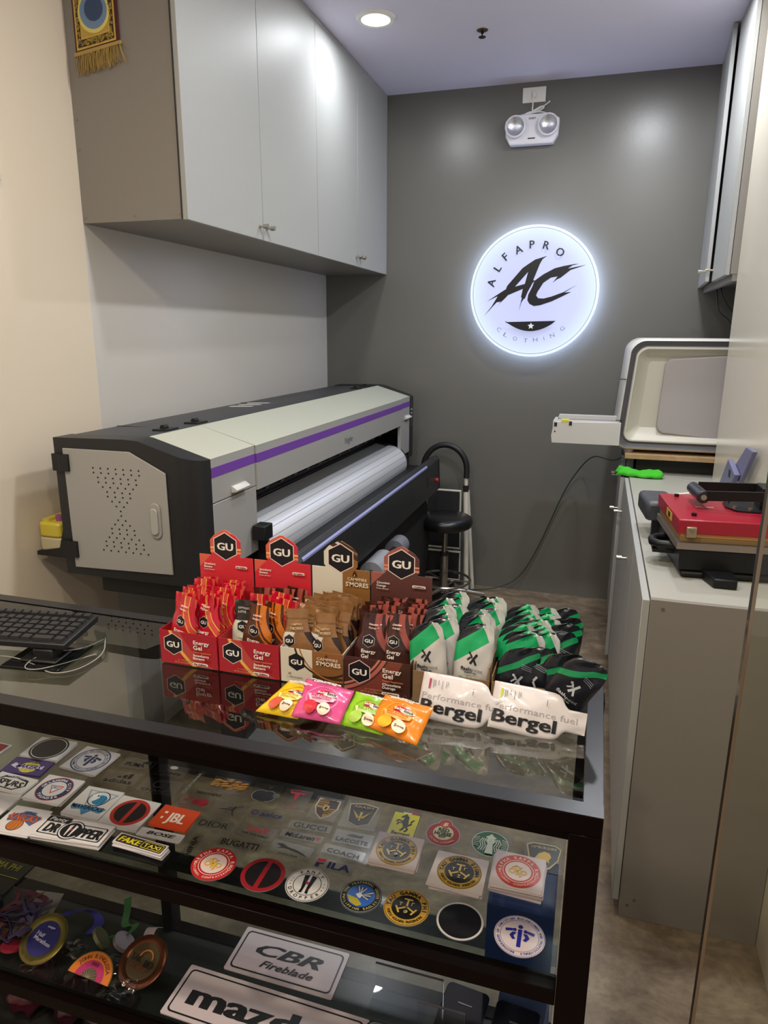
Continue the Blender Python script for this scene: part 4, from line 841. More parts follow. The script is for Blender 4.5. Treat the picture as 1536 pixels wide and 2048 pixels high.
# ------------------------------------------------------------------ display cartons
def art_logo(A, cx, cz, r, txt='#efe9e2', bg='#17151c', out='#f0d9cf'):
    if out: A.poly(hexa(cx, cz, r*1.07, 1.0), out)
    A.poly(hexa(cx, cz, r, 1.0), bg); A.text('GU', cx, cz, r*0.56, txt, w=r*1.28, bold=0.07)
CARD = {
 'red': dict(front=('#a9192a', [('c', 0.10, 0.12, 0.145, 0.152, '#e9b24e'), ('c', 0.10, 0.12, 0.127, 0.145, '#b8443f'), ('c', -0.10, -0.05, 0.055, 0.062, '#e9b24e'), ('c', -0.10, -0.05, 0.035, 0.055, '#c4524a')]),
             head=('#d02f3b', [('l', -0.7, 0.7, 0.152, 0.2, '#d8604c'), ('b', -0.04, -0.026, 0.196, 0.200, '#f0c060'), ('b', 0.026, 0.04, 0.196, 0.200, '#f0c060'), ('b', -0.04, -0.026, 0.188, 0.193, '#f08a60'), ('b', 0.026, 0.04, 0.188, 0.193, '#f08a60')]), side='#b3222f', inner='#c7bda9'),
 'cream': dict(front=('#d8d0bf', [('b', 0.002, 0.09, -0.1, 0.3, '#8a5a2e'), ('b', 0.002, 0.09, -0.1, 0.022, '#4c2a18'), ('c', 0.03, 0.085, 0.062, 0.066, '#3a2014'), ('c', 0.05, 0.09, 0.074, 0.077, '#a9713c')]),
             head=('#dad3c4', [('b', 0.004, 0.09, -0.1, 0.3, '#8f6233'), ('l', 0.45, 0.9, 0.196, 0.206, '#4a2a18'), ('l', 0.45, 0.9, 0.211, 0.216, '#4a2a18')]), side='#d3ccbd', inner='#cfc6b4'),
 'choco': dict(front=('#43211a', [('c', -0.10, 0.13, 0.125, 0.132, '#b9655a'), ('c', -0.10, 0.13, 0.118, 0.122, '#c97a6a'), ('c', -0.10, 0.13, 0.135, 0.160, '#7e3a33'), ('c', -0.085, -0.02, 0.020, 0.036, '#c27468')]),
             head=('#5e3733', [('l', -0.7, 0.7, 0.152, 0.2, '#a35a50'), ('b', -0.045, -0.026, 0.196, 0.200, '#d98a70'), ('b', 0.026, 0.045, 0.196, 0.200, '#d98a70'), ('b', -0.045, -0.026, 0.188, 0.193, '#d98a70'), ('b', 0.026, 0.045, 0.188, 0.193, '#d98a70')]), side='#4a2a22', inner='#b8ab98')}
BF, BB = 1.115, 1.278; BZ0 = CT+0.0018
def carton(x0, x1, kind, label, mid):
    cx = (x0+x1)/2; hw = (x1-x0)/2; K = CARD[kind]
    t = T('display_carton', label, 'carton', (cx, BF, BZ0), 'open energy gel cartons in a row on the counter')
    mf = bands('carton_front_'+kind, K['front'][0], K['front'][1], 0.4, coat=0.15); mh = bands('carton_head_'+kind, K['head'][0], K['head'][1], 0.4, coat=0.15)
    ms = pm(K['side'], 0.45); mi = pm(K['inner'], 0.7)
    t.part('front_wall', MB().box(x0, x1, BF, BF+0.0012, BZ0, BZ0+0.071), mf)
    t.part('side_wall', MB().box(x0, x0+0.0012, BF+0.0012, BB, BZ0, BZ0+0.071), ms); t.part('side_wall', MB().box(x1-0.0012, x1, BF+0.0012, BB, BZ0, BZ0+0.071), ms)
    t.part('inner_lining', MB().box(x0+0.0012, x1-0.0012, BF+0.0012, BF+0.0018, BZ0+0.001, BZ0+0.070), mi)
    t.part('bottom', MB().box(x0+0.0012, x1-0.0012, BF+0.0018, BB, BZ0, BZ0+0.001), mi)
    h = 0.181; top = [(x0, BZ0), (x1, BZ0), (x1, BZ0+h), (cx+0.034, BZ0+h), (cx+0.0335, BZ0+h+0.003), (cx+0.0365, BZ0+h+0.006), (cx+0.0365, BZ0+h+0.034), (cx+0.026, BZ0+h+0.046), (cx+0.004, BZ0+h+0.058), (cx-0.004, BZ0+h+0.058), (cx-0.026, BZ0+h+0.046), (cx-0.0365, BZ0+h+0.034), (cx-0.0365, BZ0+h+0.006), (cx-0.0335, BZ0+h+0.003), (cx-0.034, BZ0+h), (x0, BZ0+h)]
    hd = t.part('header', MB().prism(top, BB, BB+0.0015, 'y'), mh)
    A = Art(0.0002)
    if kind == 'cream':
        art_logo(A, -0.030, 0.044, 0.0185, out=None); A.text('CAMPFIRE', 0.033, 0.058, 0.0055, '#e9dcc6', w=0.042, bold=.01); A.text("S'MORES", 0.035, 0.049, 0.0085, '#f2e8d4', w=0.050, bold=.02)
        A.poly([(0.028, 0.063), (0.031, 0.068), (0.034, 0.063)], '#3a2014')
        A.text('24', -0.044, 0.020, 0.004, '#3b3128'); A.text('1.1 OZ PACKETS', -0.033, 0.013, 0.0025, '#6a6052', w=0.032)
    else:
        art_logo(A, -hw+0.030, 0.043, 0.0225); s2 = 1.0
        A.text('Energy', hw-0.034, 0.054, 0.0080, '#f4ebe4', w=0.036, bold=.03); A.text('Gel', hw-0.042, 0.0435, 0.0095, '#f4ebe4', w=0.020, bold=.04)
        A.text('Dietary Supplement', hw-0.032, 0.034, 0.0032, '#d9834f', w=0.040)
        w1, w2 = ('Strawberry', 'Banana') if kind == 'red' else ('Chocolate', 'Outrage')
        A.text(w1, hw-0.034, 0.0275, 0.0050, '#f4ebe4', w=0.036, bold=.02); A.text(w2, hw-0.039, 0.0215, 0.0050, '#f4ebe4', w=0.026, bold=.02)
        A.text('24 - 1.1 OZ (32g) PACKETS', -0.004, 0.014, 0.0028, '#c98a58', w=0.036); A.text('NET WT. 26.4 OZ (768g) 24 PACK', -0.006, 0.009, 0.0028, '#c98a58', w=0.046)
        A.poly(rrect(hw-0.052, hw-0.018, 0.0075, 0.0135, 0.003), '#f0e4dc'); A.text('+Caffeine' if kind == 'choco' else 'No Caffeine', hw-0.035, 0.0105, 0.0034, '#5a231d', w=0.028, bold=.02)
    A.put('front_print', t.o, 'y', (0, -0.0001, 0), rough=0.35)
    A = Art(0.0002); art_logo(A, 0.0, h+0.022, 0.0300)
    if kind == 'cream':
        A.text('CAMPFIRE', 0.036, h-0.020, 0.0065, '#e9dcc6', w=0.042, bold=.01); A.text("S'MORES", 0.036, h-0.031, 0.0095, '#f2e8d4', w=0.050, bold=.02)
        A.poly([(0.026, h-0.013), (0.028, h-0.006), (0.031, h-0.001), (0.035, h-0.007), (0.036, h-0.013)], '#3a2014'); A.poly([(0.029, h-0.013), (0.031, h-0.008), (0.033, h-0.013)], '#d99a50')
    else:
        w1, w2 = ('Strawberry', 'Banana') if kind == 'red' else ('Chocolate', 'Outrage')
        A.text(w1, -hw+0.026, h-0.020, 0.0048, '#f4ebe4', w=0.028, bold=.02); A.text(w2, -hw+0.022, h-0.026, 0.0048, '#f4ebe4', w=0.020, bold=.02); A.text('Fraise Banane', -hw+0.025, h-0.032, 0.0026, '#f0c9bd', w=0.026)
        A.poly(rrect(hw-0.040, hw-0.012, h-0.024, h-0.018, 0.003), '#f0dcd4'); A.text('+Caffeine' if kind == 'choco' else 'No Caffeine', hw-0.026, h-0.021, 0.0032, '#7a2c28', w=0.023, bold=.02)
    A.put('header_print', t.o, 'y', (0, BB-BF-0.0001, 0), rough=0.35)
carton(-0.809, -0.680, 'red', 'red open gel carton with tall header, leftmost in the row and full of red packets', 0)
carton(-0.676, -0.547, 'red', 'red open gel carton second from the left, half empty with mixed packets', 1)
carton(-0.543, -0.417, 'cream', 'cream and brown open gel carton with a header reading campfire smores', 2)
carton(-0.414, -0.287, 'choco', 'dark brown open gel carton with header, fourth in the row', 3)

# ------------------------------------------------------------------ foil packets
def lerp_outline(o, z):
    for a, b in zip(o, o[1:]):
        if z <= b[0]:
            k = (z-a[0])/(b[0]-a[0]) if b[0] > a[0] else 0; k = k*k*(3-2*k); return a[1]+(b[1]-a[1])*k, a[2]+(b[2]-a[2])*k
    return o[-1][1], o[-1][2]
def pouch(outline, thick, seed, nu=10, nv=16, wr=0.0010, seal=0.85):
    rnd = random.Random(seed); H = outline[-1][0]; ph = [rnd.uniform(0, 6.28) for _ in range(6)]; b1 = rnd.uniform(-1, 1)
    def thk(u, v):
        q = max(0.0, 1-u*u)**0.7; p = max(0.0, sin(pi*min(1, v/seal)))**0.45 if v < seal else 0
        return thick*0.5*q*p
    def wav(u, v): return wr*(sin(9*v+4*u+ph[0])+0.7*sin(17*v-6*u+ph[1])+0.6*sin(5*u+23*v+ph[2])*(v))+0.004*b1*(v**2)*u
    def fy(x, z):
        xl, xr = lerp_outline(outline, z); c = (xl+xr)/2; h = max(1e-4, (xr-xl)/2); u = max(-1, min(1, (x-c)/h)); v = z/H
        return -thk(u, v)-0.0002+wav(u, v)
    m = MB(); N = nu+1
    for side in (0, 1):
        vs = []
        for j in range(nv+1):
            v = j/nv; xl, xr = lerp_outline(outline, v*H)
            for i in range(N):
                u = -1+2*i/nu; t_ = thk(u, v); vs.append((xl+(xr-xl)*i/nu, (-t_-0.0002 if side == 0 else t_+0.0002)+wav(u, v), v*H))
        fs = [(j*N+i, j*N+i+1, (j+1)*N+i+1, (j+1)*N+i) for j in range(nv) for i in range(nu)]
        m.add(vs, fs if side == 0 else [f[::-1] for f in fs])
    o = N*(nv+1); rim = [i for i in range(N)]+[j*N+nu for j in range(1, nv+1)]+[nv*N+i for i in range(nu-1, -1, -1)]+[j*N for j in range(nv-1, 0, -1)]
    for a, b in zip(rim, rim[1:]+rim[:1]): m.add([], []); m.f.append((a, o+a, o+b, b)); m.m.append(0)
    return m, fy
GO = [(0, -0.030, 0.030), (0.055, -0.032, 0.032), (0.076, -0.031, 0.031), (0.093, -0.024, 0.025), (0.104, -0.022, 0.023), (0.122, -0.022, 0.025), (0.133, -0.023, 0.028)]
GEL = {
 'red': ('#bb0c2a', [('c', 0.080, 0.122, 0.084, 0.087, '#e0a948'), ('c', 0.080, 0.122, 0.076, 0.084, '#cf4a40'), ('c', 0.080, 0.122, 0.073, 0.075, '#e0a948'), ('c', 0.072, 0.132, 0.044, 0.052, '#cc4e44')]),
 'orange': ('#502610', [('c', 0.080, 0.120, 0.082, 0.086, '#c8681c'), ('c', 0.080, 0.120, 0.064, 0.078, '#cf7420'), ('c', 0.072, 0.128, 0.038, 0.050, '#c8681c')]),
 'white': ('#c9cfbd', [('b', -0.1, 0.1, 0.092, 0.2, '#1d1a1c'), ('l', 0.7, 0.7, 0.078, 0.2, '#2a2326')]),
 'smores': ('#8a6038', [('l', -0.86, 0.5, 0.046, 0.066, '#cfcdc8'), ('b', -0.1, 0.1, -0.01, 0.046, '#33211a'), ('l', 0.86, 0.5, 0.056, 0.072, '#2c1c18'), ('b', -0.1, 0.1, 0.088, 0.2, '#8c6540'), ('b', -0.1, 0.1, 0.112, 0.116, '#75502f')]),
 'choco': ('#3f1d18', [('c', 0.078, 0.120, 0.078, 0.082, '#2c1210'), ('c', 0.078, 0.120, 0.064, 0.076, '#9c4c42'), ('c', 0.070, 0.130, 0.040, 0.050, '#a85a50')])}
GL = {'red': 'red', 'orange': 'dark brown and orange', 'white': 'white packet with black top', 'smores': 'tan and white', 'choco': 'dark brown and salmon'}
PK = {}
def gel_mesh(kind, var):
    if (kind, var) in PK: return PK[kind, var]
    m, fy = pouch(GO, 0.013, var*7+3); mat = bands('gel_film_'+kind, GEL[kind][0], GEL[kind][1], 0.27, coat=0.5, bump=0.35, bscale=70)
    me = m.mesh('energy_gel_packet', mat, smooth=80)
    A = Art(0.0003); lx = -0.006 if kind != 'smores' else -0.016
    art_logo(A, lx, 0.080 if kind != 'smores' else 0.072, 0.0120, out='#d8c8c4')
    if kind != 'smores': A.text('Energy', -0.004, 0.061, 0.0065, '#f0e6e0', w=0.028, bold=.03); A.text('Gel', -0.010, 0.052, 0.0075, '#f0e6e0', w=0.014, bold=.04)
    if kind == 'smores': A.text('CAMPFIRE', 0.001, 0.104, 0.0040, '#c9a77e', w=0.024); A.text("S'MORES", 0.001, 0.097, 0.0055, '#cdb08a', w=0.028)
    elif kind == 'white': A.text('ESPRESSO', 0.0, 0.118, 0.004, '#bdb6b4', w=0.028); A.text('LOVE', -0.004, 0.111, 0.004, '#bdb6b4', w=0.018)
    else: A.text('Strawberry' if kind == 'red' else 'Caramel' if kind == 'orange' else 'Chocolate', 0, 0.113, 0.0032, '#ecc9c2', w=0.018); A.text('Banana' if kind == 'red' else 'Macchiato' if kind == 'orange' else 'Outrage', -0.001, 0.107, 0.0032, '#ecc9c2', w=0.015)
    A.fine(0.006)
    ar = A.mesh('printed_label', fn=lambda u, v, l: (u, fy(u, v)-l-0.0002, v), rough=0.35); PK[kind, var] = (me, ar); return PK[kind, var]
def gel(kind, var, x, y, rx, ry, rz, label, group, z=None):
    me, ar = gel_mesh(kind, var); o = link('energy_gel_packet', me, None, (x, y, BZ0+0.0015 if z is None else z), (rx, ry, rz)); tag(o, label, 'packet', group)
    link('printed_label', ar, o); return o
rg = random.Random(11)
ORD = ['front', 'second', 'third', 'fourth', 'fifth', 'sixth', 'seventh', 'eighth', 'ninth', 'tenth']
def rowlab(label, r, c, rows, cols):
    rw = 'rearmost row' if r == rows-1 else 'front row' if r == 0 else ORD[r]+' row back'
    return label+', '+rw+', '+(['left', 'right'] if cols == 2 else ['left', 'middle', 'right'])[c]
def fill(x0, x1, kind, cols, rows, y0, y1, label, group, tilt=-8, skip=()):
    for r in range(rows):
        for c in range(cols):
            if (r, c) in skip: continue
            w = (x1-x0-0.008)/cols; x = x0+0.004+w*(c+0.5)+rg.uniform(-.002, .002)+(0.004 if r % 2 else -0.004)*(cols > 1)
            x = max(x0+0.034, min(x1-0.034, x)); y = y0+(y1-y0)*(r+(0.5*(c % 2)))/rows
            lift = rg.uniform(0.0, 0.006)
            gel(kind, rg.randrange(4), x, y, radians(tilt+rg.uniform(-4, 4)), radians(rg.uniform(-9, 9)), radians(rg.uniform(-12, 12)), rowlab(label, r, c, rows, cols), group, BZ0+0.0015+lift)
fill(-0.809, -0.680, 'red', 2, 10, BF+0.014, BB-0.024, 'red foil gel packet in the leftmost red carton', 'red packets in the leftmost carton')
for (k, x, y, rx, ry, rz, l) in [('white', -0.634, BF+0.040, -6, -3, 6, 'white and black foil gel packet behind the orange one in the second carton'),
        ('orange', -0.612, BF+0.026, -5, 4, 0, 'dark brown and orange gel packet, front one in the second carton'),
        ('orange', -0.588, BF+0.044, -6, 3, -3, 'dark brown and orange gel packet, rear one in the second carton'),
        ('red', -0.585, BF+0.066, -8, 8, 2, 'red gel packet right of the orange ones in the second carton'),
        ('red', -0.625, BF+0.075, -8, -2, 3, 'red gel packet behind the white one in the second carton'),
        ('red', -0.602, BF+0.093, -10, 4, 0, 'red gel packet in the middle back of the second carton'),
        ('choco', -0.634, BF+0.110, -9, -3, 0, 'dark gel packet at the back left of the second carton'),
        ('choco', -0.600, BF+0.118, -9, 0, 0, 'dark gel packet at the back middle of the second carton'),
        ('choco', -0.584, BF+0.133, -7, 5, 0, 'dark shiny gel packet at the back right of the second carton')]:
    gel(k, rg.randrange(4), x, y, radians(rx), radians(ry), radians(rz), l, 'mixed packets in the second carton')
fill(-0.543, -0.417, 'smores', 3, 8, BF+0.014, BB-0.022, 'tan foil gel packet in the cream carton', 'tan packets in the cream carton')
fill(-0.414, -0.287, 'choco', 2, 8, BF+0.034, BB-0.024, 'dark brown foil gel packet in the brown carton', 'brown packets in the dark brown carton', -10)

# ------------------------------------------------------------------ kraft boxes of white / navy pouches
M_KR = pm('#8a6c4c', 0.8, var=0.08, nscale=60)
def kraft(x0, x1, label, hh):
    t = T('kraft_box', label, 'box', ((x0+x1)/2, 1.2, BZ0), 'brown cardboard boxes of pouches')
    y0, y1 = 1.118, 1.300
    t.part('front_wall', MB().box(x0, x1, y0, y0+0.002, BZ0, BZ0+0.060), M_KR); t.part('back_wall', MB().box(x0, x1, y1-0.002, y1, BZ0, BZ0+hh), M_KR)
    t.part('side_wall', MB().box(x0, x0+0.002, y0+.002, y1-.002, BZ0, BZ0+0.07), M_KR); t.part('side_wall', MB().box(x1-0.002, x1, y0+.002, y1-.002, BZ0, BZ0+hh), M_KR); t.part('bottom', MB().box(x0+.002, x1-.002, y0+.002, y1-.002, BZ0, BZ0+0.002), M_KR)
kraft(-0.283, -0.145, 'brown cardboard box holding the white and green pouches', 0.085); kraft(-0.141, -0.012, 'brown cardboard box holding the navy and green pouches, at the right end', 0.10)
FO = [(0, -0.034, 0.034), (0.085, -0.035, 0.035), (0.115, -0.035, 0.035), (0.128, -0.030, 0.034), (0.138, -0.022, 0.033), (0.146, -0.012, 0.030), (0.150, 0.002, 0.024)]
FW = ('#c4c1bf', [('l', -0.62, 0.78, 0.080, 0.108, '#12a463'), ('l', -0.62, 0.78, 0.108, 0.3, '#191b26'), ('l', 0.86, 0.5, 0.084, 0.3, '#c9c8c8')])
FN = ('#14161f', [('l', -0.62, 0.78, 0.084, 0.112, '#12a463'), ('l', -0.62, 0.78, 0.112, 0.3, '#10131c'), ('l', 0.86, 0.5, 0.086, 0.3, '#bfc0c2')])
FN2 = ('#14161f', [('l', -0.56, 0.83, 0.094, 0.104, '#0e8a52')])
def fp_mesh(kind, var):
    if (kind, var) in PK: return PK[kind, var]
    m, fy = pouch(FO, 0.016, var*5+101, wr=0.0016); sp = {'pw': FW, 'pn': FN, 'pd': FN2}[kind]
    me = m.mesh('drink_pouch', bands('pouch_film_'+kind, sp[0], sp[1], 0.32, coat=0.25, bump=0.2, bscale=45), smooth=80)
    A = Art(0.0003); ink = '#1b1d24' if kind == 'pw' else '#b9bcc2'; cx, cz = 0.0, 0.090
    A.line([(cx-0.003, cz-0.010), (cx+0.008, cz+0.008)], 0.0042, ink); A.disc(cx-0.0065, cz+0.008, 0.0024, ink, n=12); A.line([(cx-0.004, cz+0.006), (cx-0.001, cz+0.001)], 0.0036, ink); A.line([(cx+0.003, cz-0.002), (cx+0.007, cz-0.011)], 0.0036, ink)
    A.line([(cx-0.009, cz-0.004), (cx-0.004, cz+0.001)], 0.003, ink)
    A.text('flash', -0.010, 0.070, 0.0062, ink, w=0.019, bold=.02); A.text('point', 0.011, 0.070, 0.0062, ink, w=0.021, bold=-.005); A.text('ENERGY GEL', 0.0, 0.0635, 0.002, ink, w=0.022)
    A.text('RAW', 0.0, 0.050, 0.0125, '#118a50', w=0.038, bold=.07); A.text('ENERGY', 0.0, 0.036, 0.004, '#118a50', w=0.030)
    if kind == 'pd':
        for i in range(3): A.line([(0.004, 0.122-0.003*i), (0.022, 0.116-0.003*i)], 0.0008, '#8f929c')
    A.fine(0.006)
    ar = A.mesh('printed_label', fn=lambda u, v, l: (u, fy(u, v)-l-0.0002, v), rough=0.35); PK[kind, var] = (me, ar); return PK[kind, var]
def fp(kind, x, y, rx, ry, rz, label, group, z=0.0):
    me, ar = fp_mesh(kind, rg.randrange(4)); o = link('drink_pouch', me, None, (x, y, BZ0+0.003+z), (radians(rx), radians(ry), radians(rz))); tag(o, label, 'pouch', group); link('printed_label', ar, o)
for r in range(9):
    for c in range(2):
        fp('pw', -0.250+0.068*c+rg.uniform(-.002, .002), 1.129+r*0.0175+c*0.003, -8+rg.uniform(-4, 4), rg.uniform(-7, 7), rg.uniform(-9, 9), rowlab('white and green pouch in the cardboard box', r, c, 9, 2), 'white and green pouches in the left cardboard box', rg.uniform(-0.002, 0.004)-(0.006 if r < 2 else 0))
for r in range(9):
    for c in range(3):
        k = 'pd' if (c == 2 or (r < 1)) else 'pn'
        if c == 2 and r % 2 and r > 0: continue
        fp(k, -0.112+0.034*c+rg.uniform(-.002, .002), 1.130+r*0.0175+c*0.004, -5+rg.uniform(-4, 3), rg.uniform(-2, 10)+(5 if c == 2 else 0), rg.uniform(-5, 5), rowlab('navy pouch in the right cardboard box', r, c, 9, 3), 'navy pouches in the right cardboard box', -0.012+rg.uniform(-0.0, 0.004)-(0.018 if r < 1 else 0))
fp('pd', -0.047, 1.122, 2, 30, -6, 'navy pouch tilted out to the right over the front corner of its box', None, -0.004)

# ------------------------------------------------------------------ white landscape packs leaning on the boxes
def bergel(x, y, ry, stripe, label):
    BO = [(0, -0.039, 0.039), (0.060, -0.040, 0.040), (0.100, -0.039, 0.040), (0.112, -0.036, 0.036), (0.122, -0.022, 0.024), (0.128, -0.016, 0.020), (0.158, -0.016, 0.020)]
    m, fy = pouch(BO, 0.012, 51, 12, 26, 0.0006, seal=0.93)
    f = lambda p: (p[2]-0.0, p[1], -p[0]+0.040)     # long axis becomes x, short axis z
    m.v = [f(p) for p in m.v]
    o = link('gel_pack', m.mesh('gel_pack', pm('#d3cccd', 0.3, coat=0.4, bump=0.35, nscale=45), smooth=80), None, (x, y, CT+0.004), (radians(-34), radians(ry), radians(0))); tag(o, label, 'pack', 'large white landscape gel packs leaning on the brown boxes')
    A = Art(0.0003); ink = '#101014'
    A.text('Performance fuel', 0.004, 0.040, 0.0105, '#a29a9e', w=0.140, bold=.0, align='l'); A.text('Bergel', 0.005, 0.0235, 0.0215, ink, w=0.108, bold=.062, align='l')
    A.poly([(0.013, 0.052), (0.0165, 0.052), (0.0165, 0.069), (0.013, 0.069)], stripe)
    for i, xx in enumerate((0.021, 0.024, 0.030, 0.037, 0.044, 0.047)): A.line([(xx, 0.068), (xx, 0.054+0.003*(i % 3))], 0.0008, '#55525a')
    A.line([(0.092, 0.064), (0.092, 0.054)], 0.0009, '#55525a')
    A.fine(0.0045)
    link('printed_label', A.mesh('printed_label', fn=lambda u, v, l: (u, fy(0.040-v, u)-l-0.0004, v), rough=0.4), o)
bergel(-0.262, 1.062, 3, '#a3264e', 'white landscape gel pack with a dark pink stripe, left of the pair')
bergel(-0.138, 1.066, 4, '#c3cf3a', 'white landscape gel pack with a yellow stripe, right of the pair')

# ------------------------------------------------------------------ four bright zip bags
def zipbag(key, cs, base, accent, hue2, label, seed, fruit):
    tl, tr, br, bl = [Vector(c) for c in cs]; cen = (tl+tr+br+bl)/4
    n = (br-bl).cross(tl-bl).normalized(); rnd = random.Random(seed); ph = [rnd.uniform(0, 6) for _ in range(4)]
    def P(u, v, h): return (bl*(1-u)*(1-v)+br*u*(1-v)+tl*(1-u)*v+tr*u*v)+n*h-cen
    def H(u, v): return 0.011*(max(0, sin(pi*min(1, max(0, u)))*sin(pi*min(1, max(0, v*1.05))))**0.6)+0.0007*(sin(13*u+ph[0])+sin(17*v+ph[1])*1.2+sin(9*u+21*v+ph[2]))*(1 if 0 < u < 1 else .4)+0.0015
    m = MB(); N = 15
    for s in (0, 1):
        vs = [P(i/14, j/14, H(i/14, j/14) if s == 0 else -0.0005) for j in range(N) for i in range(N)]
        fs = [(j*N+i, j*N+i+1, (j+1)*N+i+1, (j+1)*N+i) for j in range(14) for i in range(14)]; m.add(vs, fs if s == 0 else [f[::-1] for f in fs])
    rim = [i for i in range(N)]+[j*N+14 for j in range(1, N)]+[14*N+i for i in range(13, -1, -1)]+[j*N for j in range(13, 0, -1)]; oo = N*N
    for a, b in zip(rim, rim[1:]+rim[:1]): m.f.append((a, oo+a, oo+b, b)); m.m.append(0)
    o = link('zip_bag', m.mesh('zip_bag', pm(base, 0.28, coat=0.5, bump=0.3, nscale=40), smooth=80), None, cen); tag(o, label, 'bag', 'bright hydration tablet bags in front of the cartons')
    A = Art(0.0004)
    A.ring(0.5, 0.50, 0.30, 0.33, hue2, 30); A.disc(0.54, 0.615, 0.085, '#b01c26', 2.2, 20); A.disc(0.64, 0.60, 0.065, '#f3e9dc', 2.2, 20)
    A.text('Salt', 0.46, 0.625, 0.065, '#f6ece0', w=0.17, bold=.05); A.text('Stick', 0.68, 0.60, 0.065, '#14120f', w=0.19, bold=.03)
    A.poly([(0.22, 0.50), (0.80, 0.50), (0.76, 0.40), (0.55, 0.31), (0.30, 0.36)], accent); A.text('FAST ACTING', 0.51, 0.47, 0.035, base, w=0.42, bold=.04); A.text('HYDRATION', 0.52, 0.40, 0.04, base, w=0.38, bold=.04)
    A.disc(0.36, 0.19, 0.15, fruit, 0.9, 22); A.disc(0.64, 0.17, 0.14, '#f0ddc4', 0.9, 22); A.text('5', 0.58, 0.17, 0.06, '#7a3a2c', bold=.04); A.text('servings', 0.68, 0.165, 0.03, '#7a3a2c', w=0.14)
    A.text('VITAMIN CHEWABLES', 0.5, 0.84, 0.028, '#f6f0e6', w=0.62); A.text('ELECTROLYTE MIX', 0.5, 0.78, 0.028, '#f6f0e6', w=0.46); A.disc(0.5, 0.93, 0.022, '#4a2030', 1.3, 12)
    A.fine(0.09)
    link('printed_label', A.mesh('printed_label', fn=lambda u, v, l: tuple(P(u, v, H(u, v)+l)), rough=0.4), o)
zipbag('yellow', [(-0.504, 1.067, 0.980), (-0.430, 1.060, 0.980), (-0.455, 0.993, 0.9535), (-0.536, 0.995, 0.9535)], '#e0b812', '#efe48a', '#c79a10', 'yellow zip bag of hydration tablets, leftmost and partly under the pink bag', 1, '#c9503a')
zipbag('pink', [(-0.471, 1.071, 0.989), (-0.373, 1.056, 0.988), (-0.376, 0.989, 0.960), (-0.465, 0.989, 0.960)], '#cf4a86', '#f0b9cf', '#e27aa8', 'pink zip bag of hydration tablets with a red fruit circle', 2, '#c8202f')
zipbag('green', [(-0.372, 1.064, 0.982), (-0.286, 1.049, 0.980), (-0.300, 0.989, 0.9535), (-0.384, 1.0, 0.9535)], '#8cc01c', '#d8e8a0', '#76a818', 'lime green zip bag of hydration tablets between the pink and orange bags', 3, '#a8cc50')
zipbag('orange', [(-0.314, 1.054, 0.992), (-0.225, 1.036, 0.991), (-0.236, 0.965, 0.961), (-0.333, 0.996, 0.961)], '#e0800f', '#f2b25c', '#ee9a24', 'orange zip bag of hydration tablets, rightmost and overlapping the green one', 4, '#eab020')

# ------------------------------------------------------------------ stickers on the upper glass shelf
WHT = '#cfc9cb'; BLK = '#121114'
def card(cx, cy, w, h, rot, art, label, base=WHT, n=1, clear=False, round_=False, thick=0.0016, cat='sticker', group='sticker cards on the upper glass shelf', z=None, name='sticker_card', under=None):
    z = SH1+0.0004 if z is None else z; rr = random.Random(int(cx*9999+cy*777)); o = None
    mat = glassy('film_clear', (0.93, 0.93, 0.93, 1), 1.75, 0.12) if clear else pm(base, 0.35, coat=0.2)
    pts = disc_pts(0, 0, w/2, 40) if round_ else rrect(-w/2, w/2, -h/2, h/2, 0.0015, 2)
    me = MB().prism(pts, 0, 0.0009 if clear else thick, 'z').mesh(name, mat, smooth=None)
    for k in range(n):
        last = k == n-1; dx, dy, dr = (0, 0, 0) if last else (rr.uniform(-.0035, .0025), rr.uniform(-.0035, .001), rr.uniform(-2.5, 2.5))
        o = link(name, me, None, (cx+dx, cy+dy, z+k*(thick+0.0001)), (0, 0, radians(rot+dr)))
        if last: tag(o, label, cat, group)
        else: tag(o, 'white card, '+('lowest' if k == 0 else ['second', 'third', 'fourth', 'fifth', 'sixth', 'seventh'][k-1]+' from the bottom')+' under the '+under, cat, 'lower cards of the stack beneath the '+under)
    A = Art(0.00010); art(A, w, h)
    if A.items: A.put('printed_design', o, 'z', (0, 0, (0.0009 if clear else thick)), rough=0.3)
    return o
def txt(*lines):
    """lines: (text, col, z, h, w, bold, shear)"""
    def f(A, w, h):
        for (t_, col, z, hh, ww, b, sh) in lines: A.text(t_, 0, z*h, hh*h, col, w=ww*w, bold=b, shear=sh)
    return f
def border(A, w, h, m, t_, col, base=None):
    A.poly(rrect(-w/2+m, w/2-m, -h/2+m, h/2-m, 0.004), col); A.poly(rrect(-w/2+m+t_, w/2-m-t_, -h/2+m+t_, h/2-m-t_, 0.003), base or WHT)
def a_darkdisc(s=1.0):
    def f(A, w, h):
        r = 0.46*min(w, h*1.25)*s; A.disc(0, 0, r, BLK, n=40); A.ring(0, 0, r*0.86, r*0.90, '#d8d4d4', 40)
    return f
def man(A, s, col, cx=0, cy=0):
    A.disc(cx, cy+0.30*s, 0.065*s, col); A.rect(cx-0.055*s, cx+0.055*s, cy-0.38*s, cy+0.21*s, col)
    for k in (-1, 1):
        A.disc(cx+k*0.15*s, cy+0.165*s, 0.055*s, col, n=16)
        A.poly([(cx+k*x*s, cy+y*s) for x, y in ((0.21, 0.20), (0.40, 0.16), (0.38, 0.07), (0.20, 0.12))], col)
        A.poly([(cx+k*x*s, cy+y*s) for x, y in ((0.09, 0.08), (0.20, 0.08), (0.27, -0.04), (0.18, -0.17), (0.10, -0.14), (0.16, -0.04))], col)
